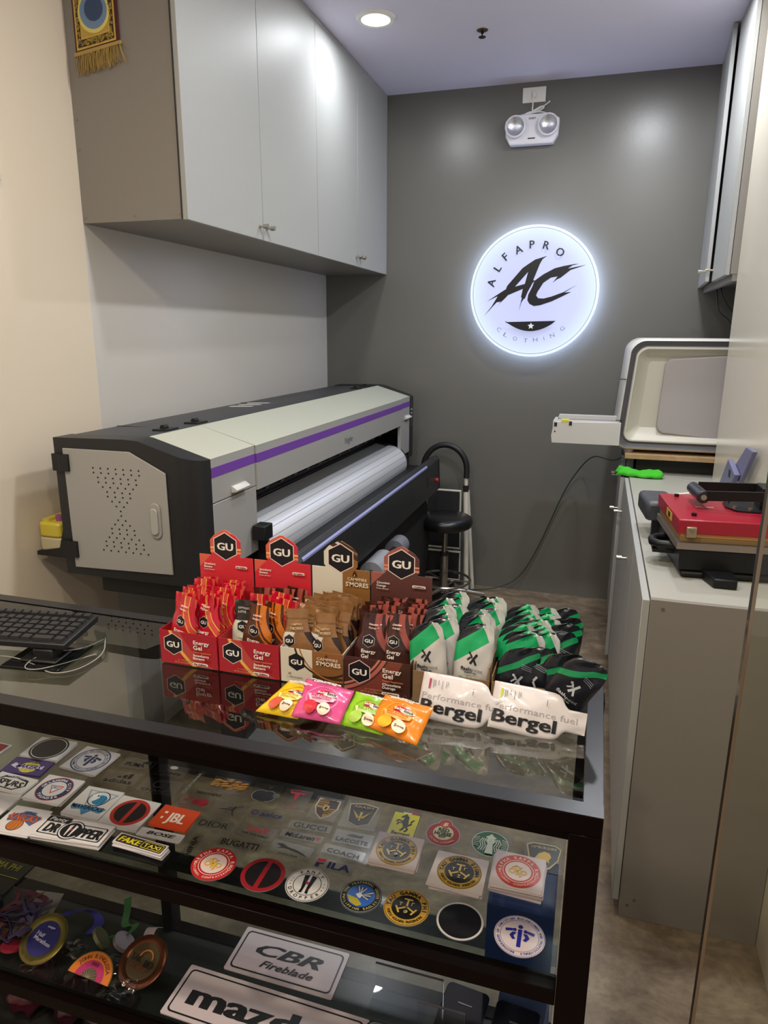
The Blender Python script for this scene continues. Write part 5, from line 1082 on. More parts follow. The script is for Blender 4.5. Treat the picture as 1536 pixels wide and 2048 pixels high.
def seal(r, ring, inner, toptxt, bottxt, tcol, edge=None, step=None):
    def f(A, w, h):
        R_ = r*min(w, h) if r < 1 else r
        if edge: A.disc(0, 0, R_, edge, n=44)
        A.disc(0, 0, R_*(0.98 if edge else 1), ring, n=44); A.disc(0, 0, R_*0.68, edge or '#e9dcd4', n=40); A.disc(0, 0, R_*0.65, inner, n=40)
        if toptxt: A.arc(toptxt, 0, 0, R_*0.83, R_*0.15, tcol, 90, step or 200/len(toptxt), .03)
        if bottxt: A.arc(bottxt, 0, 0, R_*0.83, R_*0.115, tcol, 270, 150/len(bottxt), .02, bottom=True)
    return f
def a_christ(A, w, h):
    c = '#2e3360'; R_ = 0.47*min(w*1.0, h*1.08); A.ring(0, 0, R_*0.93, R_, c, 44); A.ring(0, 0, R_*0.70, R_*0.73, c, 44)
    A.arc('BROTHERHOOD OF CHRISTIAN BUSINESSMEN', 0, 0, R_*0.83, R_*0.11, c, 90, 7.6, .02); A.arc('AND PROFESSIONALS', 0, 0, R_*0.83, R_*0.11, c, 270, 7, .02, bottom=True); man(A, R_*1.35, '#25285c')
def a_christ_r(A, w, h):
    R_ = w/2; c = '#25258c'; A.disc(0, 0, R_*0.99, '#cdbfc4', n=48); A.ring(0, 0, R_*0.95, R_*0.965, c, 48); A.ring(0, 0, R_*0.74, R_*0.755, c, 44)
    A.arc('BROTHERHOOD OF CHRISTIAN BUSINESSMEN AND PROFESSIONALS', 0, 0, R_*0.85, R_*0.10, c, 90, 6.4, .03); man(A, R_*1.45, '#24268f')
def tau(top, bot, c3, edge='#a8842c', inner='#1d1b17', small=False):
    def f(A, w, h):
        R_ = (w/2) if small else 0.46*min(w, h*1.02)
        A.disc(0, 0, R_, edge, n=48); A.ring(0, 0, R_*0.94, R_*0.965, '#2a2418', 48); A.disc(0, 0, R_*0.66, '#2a2418', n=40); A.disc(0, 0, R_*0.63, inner, n=40)
        A.arc(top, 0, 0, R_*0.80, R_*0.19, '#1a1712', 90, 198/len(top), .05); A.arc(bot, 0, 0, R_*0.80, R_*0.12, '#1a1712', 270, 135/len(bot), .03, bottom=True)
        g = '#c2a254'
        for a0 in (90, 210, 330):
            ca, sa = cos(radians(a0)), sin(radians(a0)); q = lambda x, y: ((x*ca-y*sa)*R_, (x*sa+y*ca)*R_)
            A.line([q(0.06, 0.0), q(0.44, 0.0)], R_*0.08, g); A.line([q(0.42, -0.18), q(0.42, 0.18)], R_*0.08, g)
        A.text('T', -R_*0.28, R_*0.10, R_*0.17, '#c9b98c'); A.text('\u0393', R_*0.24, R_*0.18, R_*0.17, '#c9b98c'); A.text(c3, R_*0.04, -R_*0.30, R_*0.17, '#c9b98c')
    return f
def a_red(card_):
    def f(A, w, h):
        R_ = w/2 if not card_ else 0.46*min(w, h); A.disc(0, 0, R_, '#b02a24' if card_ else '#8c1a24', n=44); A.disc(0, 0, R_*0.80, '#191417', n=40); A.rect(-R_*0.11, R_*0.11, -R_*0.85, R_*0.85, '#b02a24' if card_ else '#8c1a24')
    return f
def a_akr(card_):
    def f(A, w, h):
        R_ = w/2 if not card_ else 0.46*min(w, h); c = '#b8352a' if card_ else '#b02028'
        A.disc(0, 0, R_, c, n=48); A.ring(0, 0, R_*0.66, R_*0.69, '#e8c8be', 40); A.disc(0, 0, R_*0.60, '#d8c0c0', n=36); A.ring(0, 0, R_*0.58, R_*0.60, '#9a3a34', 36)
        A.arc('ALPHA KAPPA RHO', 0, 0, R_*0.83, R_*0.17, '#e2b9a8', 90, 14, .03); A.arc('& NATIONAL CONFRATERNITY', 0, 0, R_*0.83, R_*0.11, '#e2b9a8', 270, 8.2, .03, bottom=True)
        y = '#cfa52a'
        for dx, rr_ in ((-0.27, 0.16), (0.26, 0.14)): A.ring(dx*R_, -0.05*R_, rr_*R_*0.62, rr_*R_, y, 20)
        A.line([(-0.14*R_, 0.22*R_), (-0.02*R_, -0.26*R_)], R_*0.07, y); A.line([(0.14*R_, 0.24*R_), (-0.04*R_, -0.02*R_), (0.16*R_, -0.28*R_)], R_*0.07, y); A.line([(0.14*R_, 0.04*R_), (0.10*R_, -0.36*R_)], R_*0.06, y)
        A.line([(-0.30*R_, 0.16*R_), (-0.10*R_, 0.30*R_), (0.10*R_, 0.20*R_)], R_*0.04, y)
    return f
def a_lakers(A, w, h):
    A.disc(0.005, -0.002, h*0.36, '#c9b63a', n=30, sx=1.1)
    for k in (-.4, 0, .4): A.line([(0.005+k*h*.5, -h*.33), (0.005+k*h*.3, h*.30)], 0.0006, '#3a2a60')
    A.line([(-w*.36, h*.02), (-w*.2, -h*.1), (w*.36, h*.0)], h*0.22, '#c9c4d4'); A.text('LOS ANGELES', 0.004, h*0.26, h*0.09, '#4a3a2a', w=w*.34); A.text('LAKERS', 0.004, -h*0.02, h*0.24, '#4a2f7a', w=w*0.62, bold=.04, shear=.2)
def a_spurs(A, w, h):
    A.poly([(-w*.40, h*.05), (-w*.3, h*.34), (0, h*.42), (w*.33, h*.30), (w*.40, -h*.05), (w*.2, -h*.42), (-w*.2, -h*.40)], BLK); A.poly([(-w*.36, h*.05), (-w*.28, h*.22), (0, h*.30), (w*.30, h*.20), (w*.36, -h*.05), (w*.18, -h*.36), (-w*.18, -h*.34)], WHT)
    A.text('SAN ANTONIO', 0, h*.34, h*.07, WHT, w=w*.5); A.text('SPURS', 0, -h*.03, h*.34, BLK, w=w*.62, bold=.06); A.poly([(0, -h*.1), (w*.04, -h*.24), (0, -h*.38), (-w*.04, -h*.24)], BLK)
def a_okc(A, w, h):
    R_ = 0.47*min(w, h); A.disc(0, 0, R_, '#a83040', n=44); A.disc(0, 0, R_*0.95, '#2c2f58', n=44); A.disc(0, 0, R_*0.64, WHT, n=36)
    A.arc('OKLAHOMA CITY', 0, 0, R_*0.79, R_*0.17, '#dcd8dc', 90, 14, .04); A.arc('THUNDER', 0, 0, R_*0.79, R_*0.17, '#dcd8dc', 270, 15, .04, bottom=True)
    A.poly([(-.42*R_, .26*R_), (.42*R_, .30*R_), (.30*R_, .02*R_), (0, -.42*R_), (-.22*R_, .0)], '#c4303c'); A.poly([(-.34*R_, .20*R_), (.34*R_, .23*R_), (.24*R_, .03*R_), (0, -.30*R_), (-.16*R_, .0)], '#d8dde4'); A.text('OKC', 0, .10*R_, .18*R_, '#2c7ab0', w=.5*R_, bold=.05, shear=.2)
def a_mavs(A, w, h):
    s = h; A.poly([(-.36*s, .40*s), (.44*s, .36*s), (.0, -.46*s)], '#8c95a8'); A.poly([(-.31*s, .37*s), (.38*s, .33*s), (.0, -.38*s)], WHT)
    A.disc(.05*s, .14*s, .26*s, BLK, n=32); A.disc(.05*s, .14*s, .235*s, '#c9ced8', n=30); A.disc(.10*s, .10*s, .17*s, '#2f7fae', n=26)
    for k in (-1, 0, 1): A.line([((.10+k*.08)*s, .25*s), ((.10+k*.11)*s, -.04*s)], .008*s, '#12202c')
    A.poly([(-.17*s, .24*s), (-.03*s, .34*s), (.05*s, .16*s), (-.02*s, .04*s), (-.10*s, .02*s), (-.12*s, .12*s)], '#dfe2e8'); A.poly([(-.04*s, .26*s), (.02*s, .22*s), (-.03*s, .18*s)], BLK)
    A.poly([(-.44*s, -.16*s), (.46*s, -.16*s), (.36*s, -.32*s), (.14*s, -.28*s), (.0, -.44*s), (-.14*s, -.28*s), (-.36*s, -.32*s)], '#3f7fae'); A.text('MAVERICKS', 0.0, -.20*s, .13*s, '#14233a', w=.82*s, bold=.06)
def a_knicks(A, w, h):
    s = h; A.poly([(-.5*s, .12*s), (.0, .36*s), (.5*s, .16*s), (.36*s, -.16*s), (.0, .02*s), (-.40*s, -.10*s)], '#4a5a86'); A.disc(-.06*s, -.20*s, .22*s, '#b86a30', n=28); A.ring(-.06*s, -.20*s, .20*s, .22*s, '#3a2418', 28)
    for k in (-1, 0, 1): A.line([(-.06*s+k*.08*s, .0), (-.06*s+k*.12*s, -.40*s)], .008*s, '#3a2418')
    A.text('KNICKS', 0, .10*s, .26*s, '#b2542c', w=.88*s, bold=.05, shear=.1); A.text('NEW YORK', .05*s, .30*s, .08*s, '#4a5a86', w=.4*s)
def a_panty(A, w, h):
    A.poly(rrect(-w*.46, w*.46, -h*.38, h*.30, 0.005), BLK); A.poly(rrect(-w*.44, w*.44, -h*.34, h*.26, 0.004), WHT); A.disc(-w*.02, -h*.04, h*.45, BLK, n=34); A.disc(-w*.02, -h*.04, h*.41, WHT, n=32); A.disc(-w*.02, -h*.04, h*.36, BLK, n=30)
    for k in (-1, 1): A.poly([(-w*.02+k*h*.05, h*.22), (-w*.02+k*h*.16, h*.16), (-w*.02+k*h*.10, -h*.30), (-w*.02+k*h*.06, -h*.34)], WHT)
    A.poly([(-w*.02-h*.05, h*.02), (-w*.02+h*.05, h*.02), (-w*.02, -h*.08)], '#b02030')
    A.text('DR', -w*.29, -h*.06, h*.44, BLK, w=w*.19, bold=.07, shear=.1); A.text('PPER', w*.27, -h*.06, h*.44, BLK, w=w*.33, bold=.07, shear=.1); A.poly(rrect(-w*.46, -w*.12, h*.20, h*.46, 0.002), BLK); A.text('Panty', -w*.29, h*.33, h*.17, WHT, w=w*.27, bold=.03, shear=.2)
def a_taxi(A, w, h):
    A.poly(rrect(-w*.47, w*.47, -h*.40, h*.42, 0.003), '#2a2620'); A.text('FAKE', -w*.21, 0, h*.52, '#d0bf2a', w=w*.44, bold=.08, shear=.15); A.poly(rrect(w*.04, w*.45, -h*.32, h*.34, 0.002), '#c8b43c'); A.poly(rrect(w*.052, w*.438, -h*.26, h*.28, 0.002), '#16140f'); A.text('TAXI', w*.245, 0, h*.36, '#d0c04a', w=w*.34, bold=.06)
def a_jbl(A, w, h): A.text('JBL', 0.004, 0, h*.44, '#ead9cf', w=w*.48, bold=.05); A.rect(-w*.34, -w*.26, h*.10, h*.20, '#ead9cf'); A.rect(-w*.34, -w*.28, -h*.16, -h*.06, '#ead9cf')
def a_apple(A, w, h):
    s = h; c = '#1a1719'; A.disc(-.13*s, -.08*s, .27*s, '#8d8c8c', n=26); A.disc(.13*s, -.08*s, .27*s, '#8d8c8c', n=26); A.disc(-.13*s, -.08*s, .25*s, c, n=26); A.disc(.13*s, -.08*s, .25*s, c, n=26); A.poly([(-.2*s, -.25*s), (.2*s, -.25*s), (.10*s, -.36*s), (-.10*s, -.36*s)], c); A.disc(.40*s, -.02*s, .12*s, '#57564f', n=18)
    A.poly([(.02*s, .22*s), (.05*s, .34*s), (.14*s, .42*s), (.15*s, .32*s), (.10*s, .24*s)], c)
def a_tesla(A, w, h):
    A.poly([(-w*.30, h*.38), (w*.30, h*.38), (w*.22, h*.26), (w*.10, h*.30), (0, -h*.14), (-w*.10, h*.30), (-w*.22, h*.26)], '#a8232f'); A.line([(-w*.30, h*.43), (0, h*.46), (w*.30, h*.43)], h*.025, '#a8232f'); A.text('TESLA', 0, -h*.32, h*.10, '#b04a50', w=w*.6, bold=.01)
def shield(w, h, sx=1.0): return [(-.40*w*sx, .42*h), (.40*w*sx, .42*h), (.42*w*sx, .05*h), (.26*w*sx, -.28*h), (0, -.46*h), (-.26*w*sx, -.28*h), (-.42*w*sx, .05*h)]
def a_porsche(A, w, h):
    A.poly(shield(w, h), '#c9bba8'); A.poly(shield(w*.9, h*.92), '#a08050'); A.poly([(0, .36*h), (.34*w, .36*h), (.36*w, .04*h), (0, .02*h)], '#3a2a2e'); A.poly([(0, 0), (-.35*w, 0), (-.22*w, -.26*h), (0, -.40*h)], '#4a2c26')
    for k in range(3): A.line([(-.34*w, (.30-.09*k)*h), (-.02*w, (.30-.09*k)*h)], h*.03, '#5a3428'); A.line([(.02*w, (-.04-.08*k)*h), ((.30-.07*k)*w, (-.04-.08*k)*h)], h*.03, '#5a3428')
    A.poly([(-.10*w, .12*h), (.10*w, .12*h), (.10*w, -.06*h), (0, -.14*h), (-.10*w, -.06*h)], '#c7a85a'); A.poly([(-.03*w, .08*h), (.05*w, .06*h), (.02*w, -.08*h), (-.05*w, -.04*h)], '#1c1816'); A.text('PORSCHE', 0, .375*h, .05*h, '#3a2a1c', w=.5*w)
def wings(A, w, h, col):
    for k in (-1, 1):
        for i in range(4): A.poly([(0, -.14*h+.02*i*h), (k*(.30-.05*i)*w, (.18-.09*i)*h), (k*(.18-.03*i)*w, (-.02-.05*i)*h)], col)
    A.poly([(-.04*w, .10*h), (.04*w, .10*h), (.03*w, -.26*h), (-.03*w, -.26*h)], col)
def a_arash(A, w, h): A.poly([(-.42*w, .36*h), (0, .44*h), (.42*w, .36*h), (.30*w, -.30*h), (0, -.44*h), (-.30*w, -.30*h)], '#b5a67a'); A.poly([(-.38*w, .33*h), (0, .40*h), (.38*w, .33*h), (.27*w, -.28*h), (0, -.40*h), (-.27*w, -.28*h)], '#2c2118'); wings(A, w*.9, h*.9, '#c9ad2a'); A.text('ARASH', 0, .27*h, .10*h, '#b59a6a', w=.55*w, bold=.01)
def a_ferrari(A, w, h):
    A.rect(-w*.46, w*.46, -h*.47, h*.47, '#23201a'); A.rect(-w*.44, w*.44, -h*.455, h*.455, '#cfc411'); 
    for k, c in enumerate(('#1f7a3a', '#dcd6cc', '#b8202a')): A.rect(-w*.44+w*.293*k, -w*.44+w*.293*(k+1), h*.41, h*.455, c)
    c = '#15130f'
    q = lambda *p: [(x*w, y*h) for x, y in p]
    A.poly(q((-.05, .36), (.0, .40), (.02, .36), (.11, .28), (.12, .16), (.14, .06), (.17, -.04), (.12, -.14), (.02, -.13), (-.03, -.04), (-.09, .08), (-.05, .18), (-.05, .25), (-.15, .22), (-.17, .26)), c)
    A.line(q((-.06, .10), (-.22, .13), (-.28, .06)), w*.05, c); A.line(q((-.06, .05), (-.20, .03), (-.22, -.05)), w*.045, c); A.line(q((.11, -.10), (.17, -.18), (.12, -.25), (.08, -.26)), w*.055, c); A.line(q((.03, -.10), (.0, -.19), (-.06, -.25)), w*.055, c); A.line(q((.15, -.02), (.24, .02), (.22, .12), (.30, .20)), w*.045, c)
    A.text('Ferrari', 0, -h*.36, h*.12, c, w=w*.62, bold=.03)
def a_redhorse(A, w, h):
    R_ = w*.46; A.disc(0, -.05*h, R_, '#b3b0ac', n=40); A.disc(0, .34*h, R_*.42, '#b3b0ac', n=24); A.disc(0, -.05*h, R_*.96, '#9c1a20', n=40); A.disc(0, .34*h, R_*.38, '#9c1a20', n=24); A.disc(0, .0*h, R_*.60, '#cfc9a0', n=32); A.disc(0, .32*h, R_*.30, '#b5402e', n=22)
    A.poly([(-.07*w, .26*h), (-.02*w, .40*h), (.08*w, .40*h), (.05*w, .33*h), (.09*w, .28*h), (.03*w, .29*h), (.02*w, .24*h)], '#d8b99a')
    A.text('RED', 0, .11*h, .13*h, '#241a14', w=.30*w, bold=.06); A.text('HORSE', 0, -.04*h, .13*h, '#241a14', w=.46*w, bold=.06); A.text('BEER', 0, -.16*h, .07*h, '#241a14', w=.2*w, bold=.04); A.arc('EXTRA STRONG', 0, -.05*h, R_*.78, R_*.13, '#d8a05a', 270, 10, .03, bottom=True)
def a_starb(A, w, h):
    R_ = h*.46; g = '#1f5a38'; A.disc(0, 0, R_, '#c9cfc6', n=44); A.disc(0, 0, R_*.96, g, n=44); wv = '#cdd3ca'
    A.disc(0, .22*R_, R_*.24, wv, n=24); A.poly([(-.30*R_, .52*R_), (-.16*R_, .60*R_), (0, .80*R_), (.16*R_, .60*R_), (.30*R_, .52*R_), (.20*R_, .40*R_), (-.20*R_, .40*R_)], wv)
    for k in (-1, 1):
        for i in range(3): A.line([(k*(.26+.10*i)*R_, .36*R_), (k*(.34+.12*i)*R_, .05*R_), (k*(.22+.13*i)*R_, -.25*R_), (k*(.34+.13*i)*R_, -.60*R_)], R_*.055, wv)
        for i in range(6): A.line([(k*(.62+.0*i)*R_, (.42-.15*i)*R_), (k*.90*R_, (.30-.12*i)*R_)], R_*.04, wv)
    A.poly([(-.14*R_, -.05*R_), (.14*R_, -.05*R_), (.22*R_, -.85*R_), (-.22*R_, -.85*R_)], wv); A.line([(-.08*R_, .26*R_), (-.04*R_, .26*R_)], R_*.03, g); A.line([(.04*R_, .26*R_), (.08*R_, .26*R_)], R_*.03, g); A.line([(-.05*R_, .12*R_), (.05*R_, .12*R_)], R_*.025, g)
def a_lambo(A, w, h):
    A.poly([(-.46*w, .28*h), (-.3*w, .38*h), (.3*w, .38*h), (.46*w, .28*h), (.38*w, -.10*h), (.18*w, -.38*h), (0, -.46*h), (-.18*w, -.38*h), (-.38*w, -.10*h)], '#b8a35a'); A.poly([(-.42*w, .26*h), (-.28*w, .34*h), (.28*w, .34*h), (.42*w, .26*h), (.35*w, -.10*h), (.16*w, -.34*h), (0, -.41*h), (-.16*w, -.34*h), (-.35*w, -.10*h)], '#1d1813')
    A.text('LAMBORGHINI', 0, .24*h, .085*h, '#b8a878', w=.66*w, bold=.02); A.poly([(-.24*w, -.16*h), (-.12*w, .04*h), (.02*w, .12*h), (.16*w, .08*h), (.20*w, -.04*h), (.14*w, -.14*h), (.16*w, -.24*h), (.06*w, -.16*h), (-.02*w, -.22*h), (-.06*w, -.12*h), (-.14*w, -.22*h)], '#bf992c')
def a_jordan(A, w, h):
    c = '#1c1716'; q = lambda *p: [(x*w, y*h) for x, y in p]
    A.disc(.06*w, .20*h, .035*w, c, n=12); A.line(q((.06, .14), (.04, -.04)), w*.06, c); A.line(q((.04, -.04), (-.18, -.02), (-.40, -.12)), w*.035, c); A.line(q((.04, -.04), (.10, -.22), (.20, -.38)), w*.035, c); A.line(q((.06, .12), (-.16, .08)), w*.028, c); A.line(q((.07, .13), (.20, .28), (.30, .34)), w*.025, c)
def a_flames(A, w, h):
    rr = random.Random(5)
    for i in range(46):
        x = rr.uniform(-.4, .4)*w; y = rr.uniform(-.3, .3)*h*(1-abs(x/w)); L = rr.uniform(.06, .13)*w; A.poly([(x-L, y-.012*h), (x+L*.6, y+.08*h), (x+L, y+.02*h), (x, y-.06*h)], '#a8742c')
def a_redpix(A, w, h):
    rr = random.Random(8); A.disc(.12*w, .12*h, .24*h, '#94202e', n=20, sx=1.7)
    for i in range(36):
        x = rr.uniform(-.42, .36)*w; y = rr.uniform(-.4, .4)*h; A.line([(x-.08*w, y-.03*h), (x+.08*w, y)], .03*h, '#7e2a32')
def a_jag(A, w, h):
    c = '#3c3c3c'; A.poly([(-.40*w, .24*h), (-.26*w, .34*h), (-.10*w, .18*h), (.14*w, .12*h), (.34*w, -.04*h), (.46*w, -.20*h), (.26*w, -.08*h), (.10*w, -.02*h), (-.12*w, .04*h), (-.34*w, -.02*h), (-.24*w, .10*h)], c); A.text('JAGUAR', 0, -.32*h, .14*h, c, w=.5*w)
def a_puma(A, w, h): A.text('PUMA', -.04*w, -.10*h, .34*h, BLK, w=.62*w, bold=.06); A.poly([(.10*w, .14*h), (.26*w, .34*h), (.42*w, .38*h), (.38*w, .26*h), (.44*w, -.05*h), (.34*w, .10*h), (.22*w, .10*h)], BLK)
def a_adi(A, w, h):
    A.text('adidas', 0, -.24*h, .30*h, BLK, w=.80*w, bold=.03)
    for k in range(3): A.poly([((-.10+.14*k)*w, .0), ((.0+.14*k)*w, .0), ((.0+.14*k)*w, (.14+.14*k)*h), ((-.10+.14*k)*w, (.10+.12*k)*h)], BLK)
def a_crocs(A, w, h): A.text('crocs', 0, -.16*h, .30*h, BLK, w=.74*w, bold=.03); A.disc(.0, .28*h, .16*h, '#a7a4a2', n=16, sx=1.6)
def a_chanel(A, w, h):
    A.text('CHANEL', 0, -.32*h, .18*h, BLK, w=.78*w, bold=.01)
    A.ring(-.07*w, .12*h, .18*h, .26*h, BLK, 24, 40, 320); A.ring(.07*w, .12*h, .18*h, .26*h, BLK, 24, -140, 140)
def a_fila(A, w, h):
    A.poly([(-.44*w, .10*h), (-.44*w, .38*h), (-.22*w, .42*h), (-.24*w, .14*h)], '#a82a38'); c = '#1f2250'
    A.poly([(-.44*w, -.38*h), (-.44*w, .02*h), (-.24*w, .06*h), (-.25*w, -.08*h), (-.34*w, -.09*h), (-.34*w, -.38*h)], c); A.text('ILA', .14*w, 0, .60*h, c, w=.56*w, bold=.08)
def a_lacoste(A, w, h): A.text('LACOSTE', 0, -.20*h, .28*h, '#191917', w=.84*w, bold=.03); A.poly([(-.2*w, .18*h), (-.02*w, .32*h), (.14*w, .24*h), (.24*w, .34*h), (.20*w, .14*h), (.0, .12*h)], '#22251f')
def a_pantyr(A, w, h):
    R_ = w/2; A.disc(0, 0, R_*.99, '#c4c0c0', n=46); A.ring(0, 0, R_*.93, R_*.96, BLK, 46); A.ring(0, 0, R_*.62, R_*.65, BLK, 40)
    A.arc('PANTY', 0, 0, R_*.78, R_*.17, BLK, 90, 20, .02); A.arc('DROPPER', 0, 0, R_*.78, R_*.17, BLK, 270, 19, .02, bottom=True)
    for k in (-1, 1):
        A.poly([(k*.06*R_, .55*R_), (k*.30*R_, .48*R_), (k*.18*R_, -.30*R_), (k*.22*R_, -.55*R_), (k*.08*R_, -.52*R_), (k*.06*R_, -.20*R_)], BLK)
        for a in (0, 14, -14): A.disc(k*.78*R_*cos(radians(a)), .78*R_*sin(radians(a)), .025*R_, BLK, n=8)
    A.poly([(-.12*R_, .12*R_), (.12*R_, .12*R_), (0, -.04*R_)], '#b5223a')
def a_eagle(A, w, h):
    R_ = w/2; A.disc(0, 0, R_, '#17161a', n=48); A.ring(0, 0, R_*.94, R_*.97, '#7f8c96', 48); A.disc(0, 0, R_*.68, '#2f5fb4', n=40); A.poly([(-.66*R_, -.1*R_), (-.4*R_, -.5*R_), (0, -.66*R_), (.2*R_, -.5*R_), (-.1*R_, -.2*R_)], '#a89a30')
    A.arc('THE FRATERNAL ORDER', 0, 0, R_*.81, R_*.13, '#b8a860', 90, 9.5, .02); A.arc('PHILIPPINE EAGLES', 0, 0, R_*.81, R_*.13, '#b8a860', 270, 9.5, .02, bottom=True)
    for i in range(6): A.line([(.02*R_, .0), ((.55-.03*i)*R_, (.42-.12*i)*R_)], R_*.06, '#c3c6cc' if i % 2 else '#3a3a42'); A.line([(-.05*R_, .05*R_), ((-.35+.10*i)*R_, (.50-.01*i)*R_)], R_*.05, '#c3c6cc' if i % 2 else '#3a3a42')
    A.poly([(-.25*R_, -.02*R_), (-.10*R_, .12*R_), (.08*R_, .02*R_), (.02*R_, -.22*R_), (-.12*R_, -.16*R_)], '#d0d2d8')
TB = {'skull': (-1.172,1.163,0.098,0.076,4), 'christ': (-1.049,1.155,0.096,0.086,-3), 'lakers': (-1.170,1.095,0.100,0.056,6), 'spurs': (-1.160,1.037,0.102,0.050,-1),
 'okc': (-1.052,1.044,0.092,0.082,2), 'blank': (-1.146,0.972,0.091,0.063,5), 'mavs': (-0.943,1.032,0.089,0.090,2), 'redc': (-0.850,1.028,0.090,0.086,0), 'jbl': (-0.755,1.043,0.084,0.061,0),
 'bose': (-0.753,0.992,0.094,0.021,2), 'knicks': (-1.044,0.945,0.086,0.075,4), 'panty': (-0.921,0.947,0.150,0.057,4), 'taxi': (-0.769,0.950,0.110,0.026,-3)}
def S_(k, *a, **kw):
    return card(*TB[k], *a, **kw)
S_('skull', a_darkdisc(), 'white card with a plain black disc, rearmost left of the shelf', n=4, under='black disc card')
S_('christ', a_christ, 'white card with a navy seal around a cross-shaped figure, rear left', n=3, under='navy seal card')
S_('lakers', a_lakers, 'purple card with a yellow basketball and slanted lettering', base='#3d2a66', n=2, under='purple basketball card')
S_('spurs', a_spurs, 'white card with a black winged lettering badge at the left edge', n=2, under='black badge card')
S_('blank', lambda A, w, h: None, 'plain white card at the left edge of the shelf', n=2, under='plain white card')
S_('okc', a_okc, 'white card with a round blue and red basketball club seal', n=3, under='round club seal card')
S_('mavs', a_mavs, 'white card with a blue horse head and shield design', n=3, under='blue shield card')
S_('redc', a_red(True), 'white card with a red ring and diagonal bar over black', n=3, under='red ring card')
S_('jbl', a_jbl, 'orange card with bold white letters', base='#c8431c', n=2, under='orange card')
S_('bose', lambda A, w, h: A.text('BOSE', 0, 0, h*.42, BLK, w=w*.66, bold=.09, shear=.25), 'narrow white strip card with black slanted letters', n=2, under='narrow strip card')
S_('knicks', a_knicks, 'white card with an orange basketball under orange and blue lettering', n=2, under='orange basketball card')
S_('panty', a_panty, 'long white card with a thick black outlined badge, on a thick stack', n=5, under='long black badge card')
S_('taxi', a_taxi, 'narrow yellow and black lettered card on a tall slanting stack', n=7, under='yellow taxi card')
card(-1.308, 1.134, 0.079, 0.037, -1, lambda A, w, h: A.rect(-w*.4, w*.42, -h*.35, h*.4, '#8f1f2a'), 'white card with a red rectangle at the far left edge', n=2, under='red rectangle card')
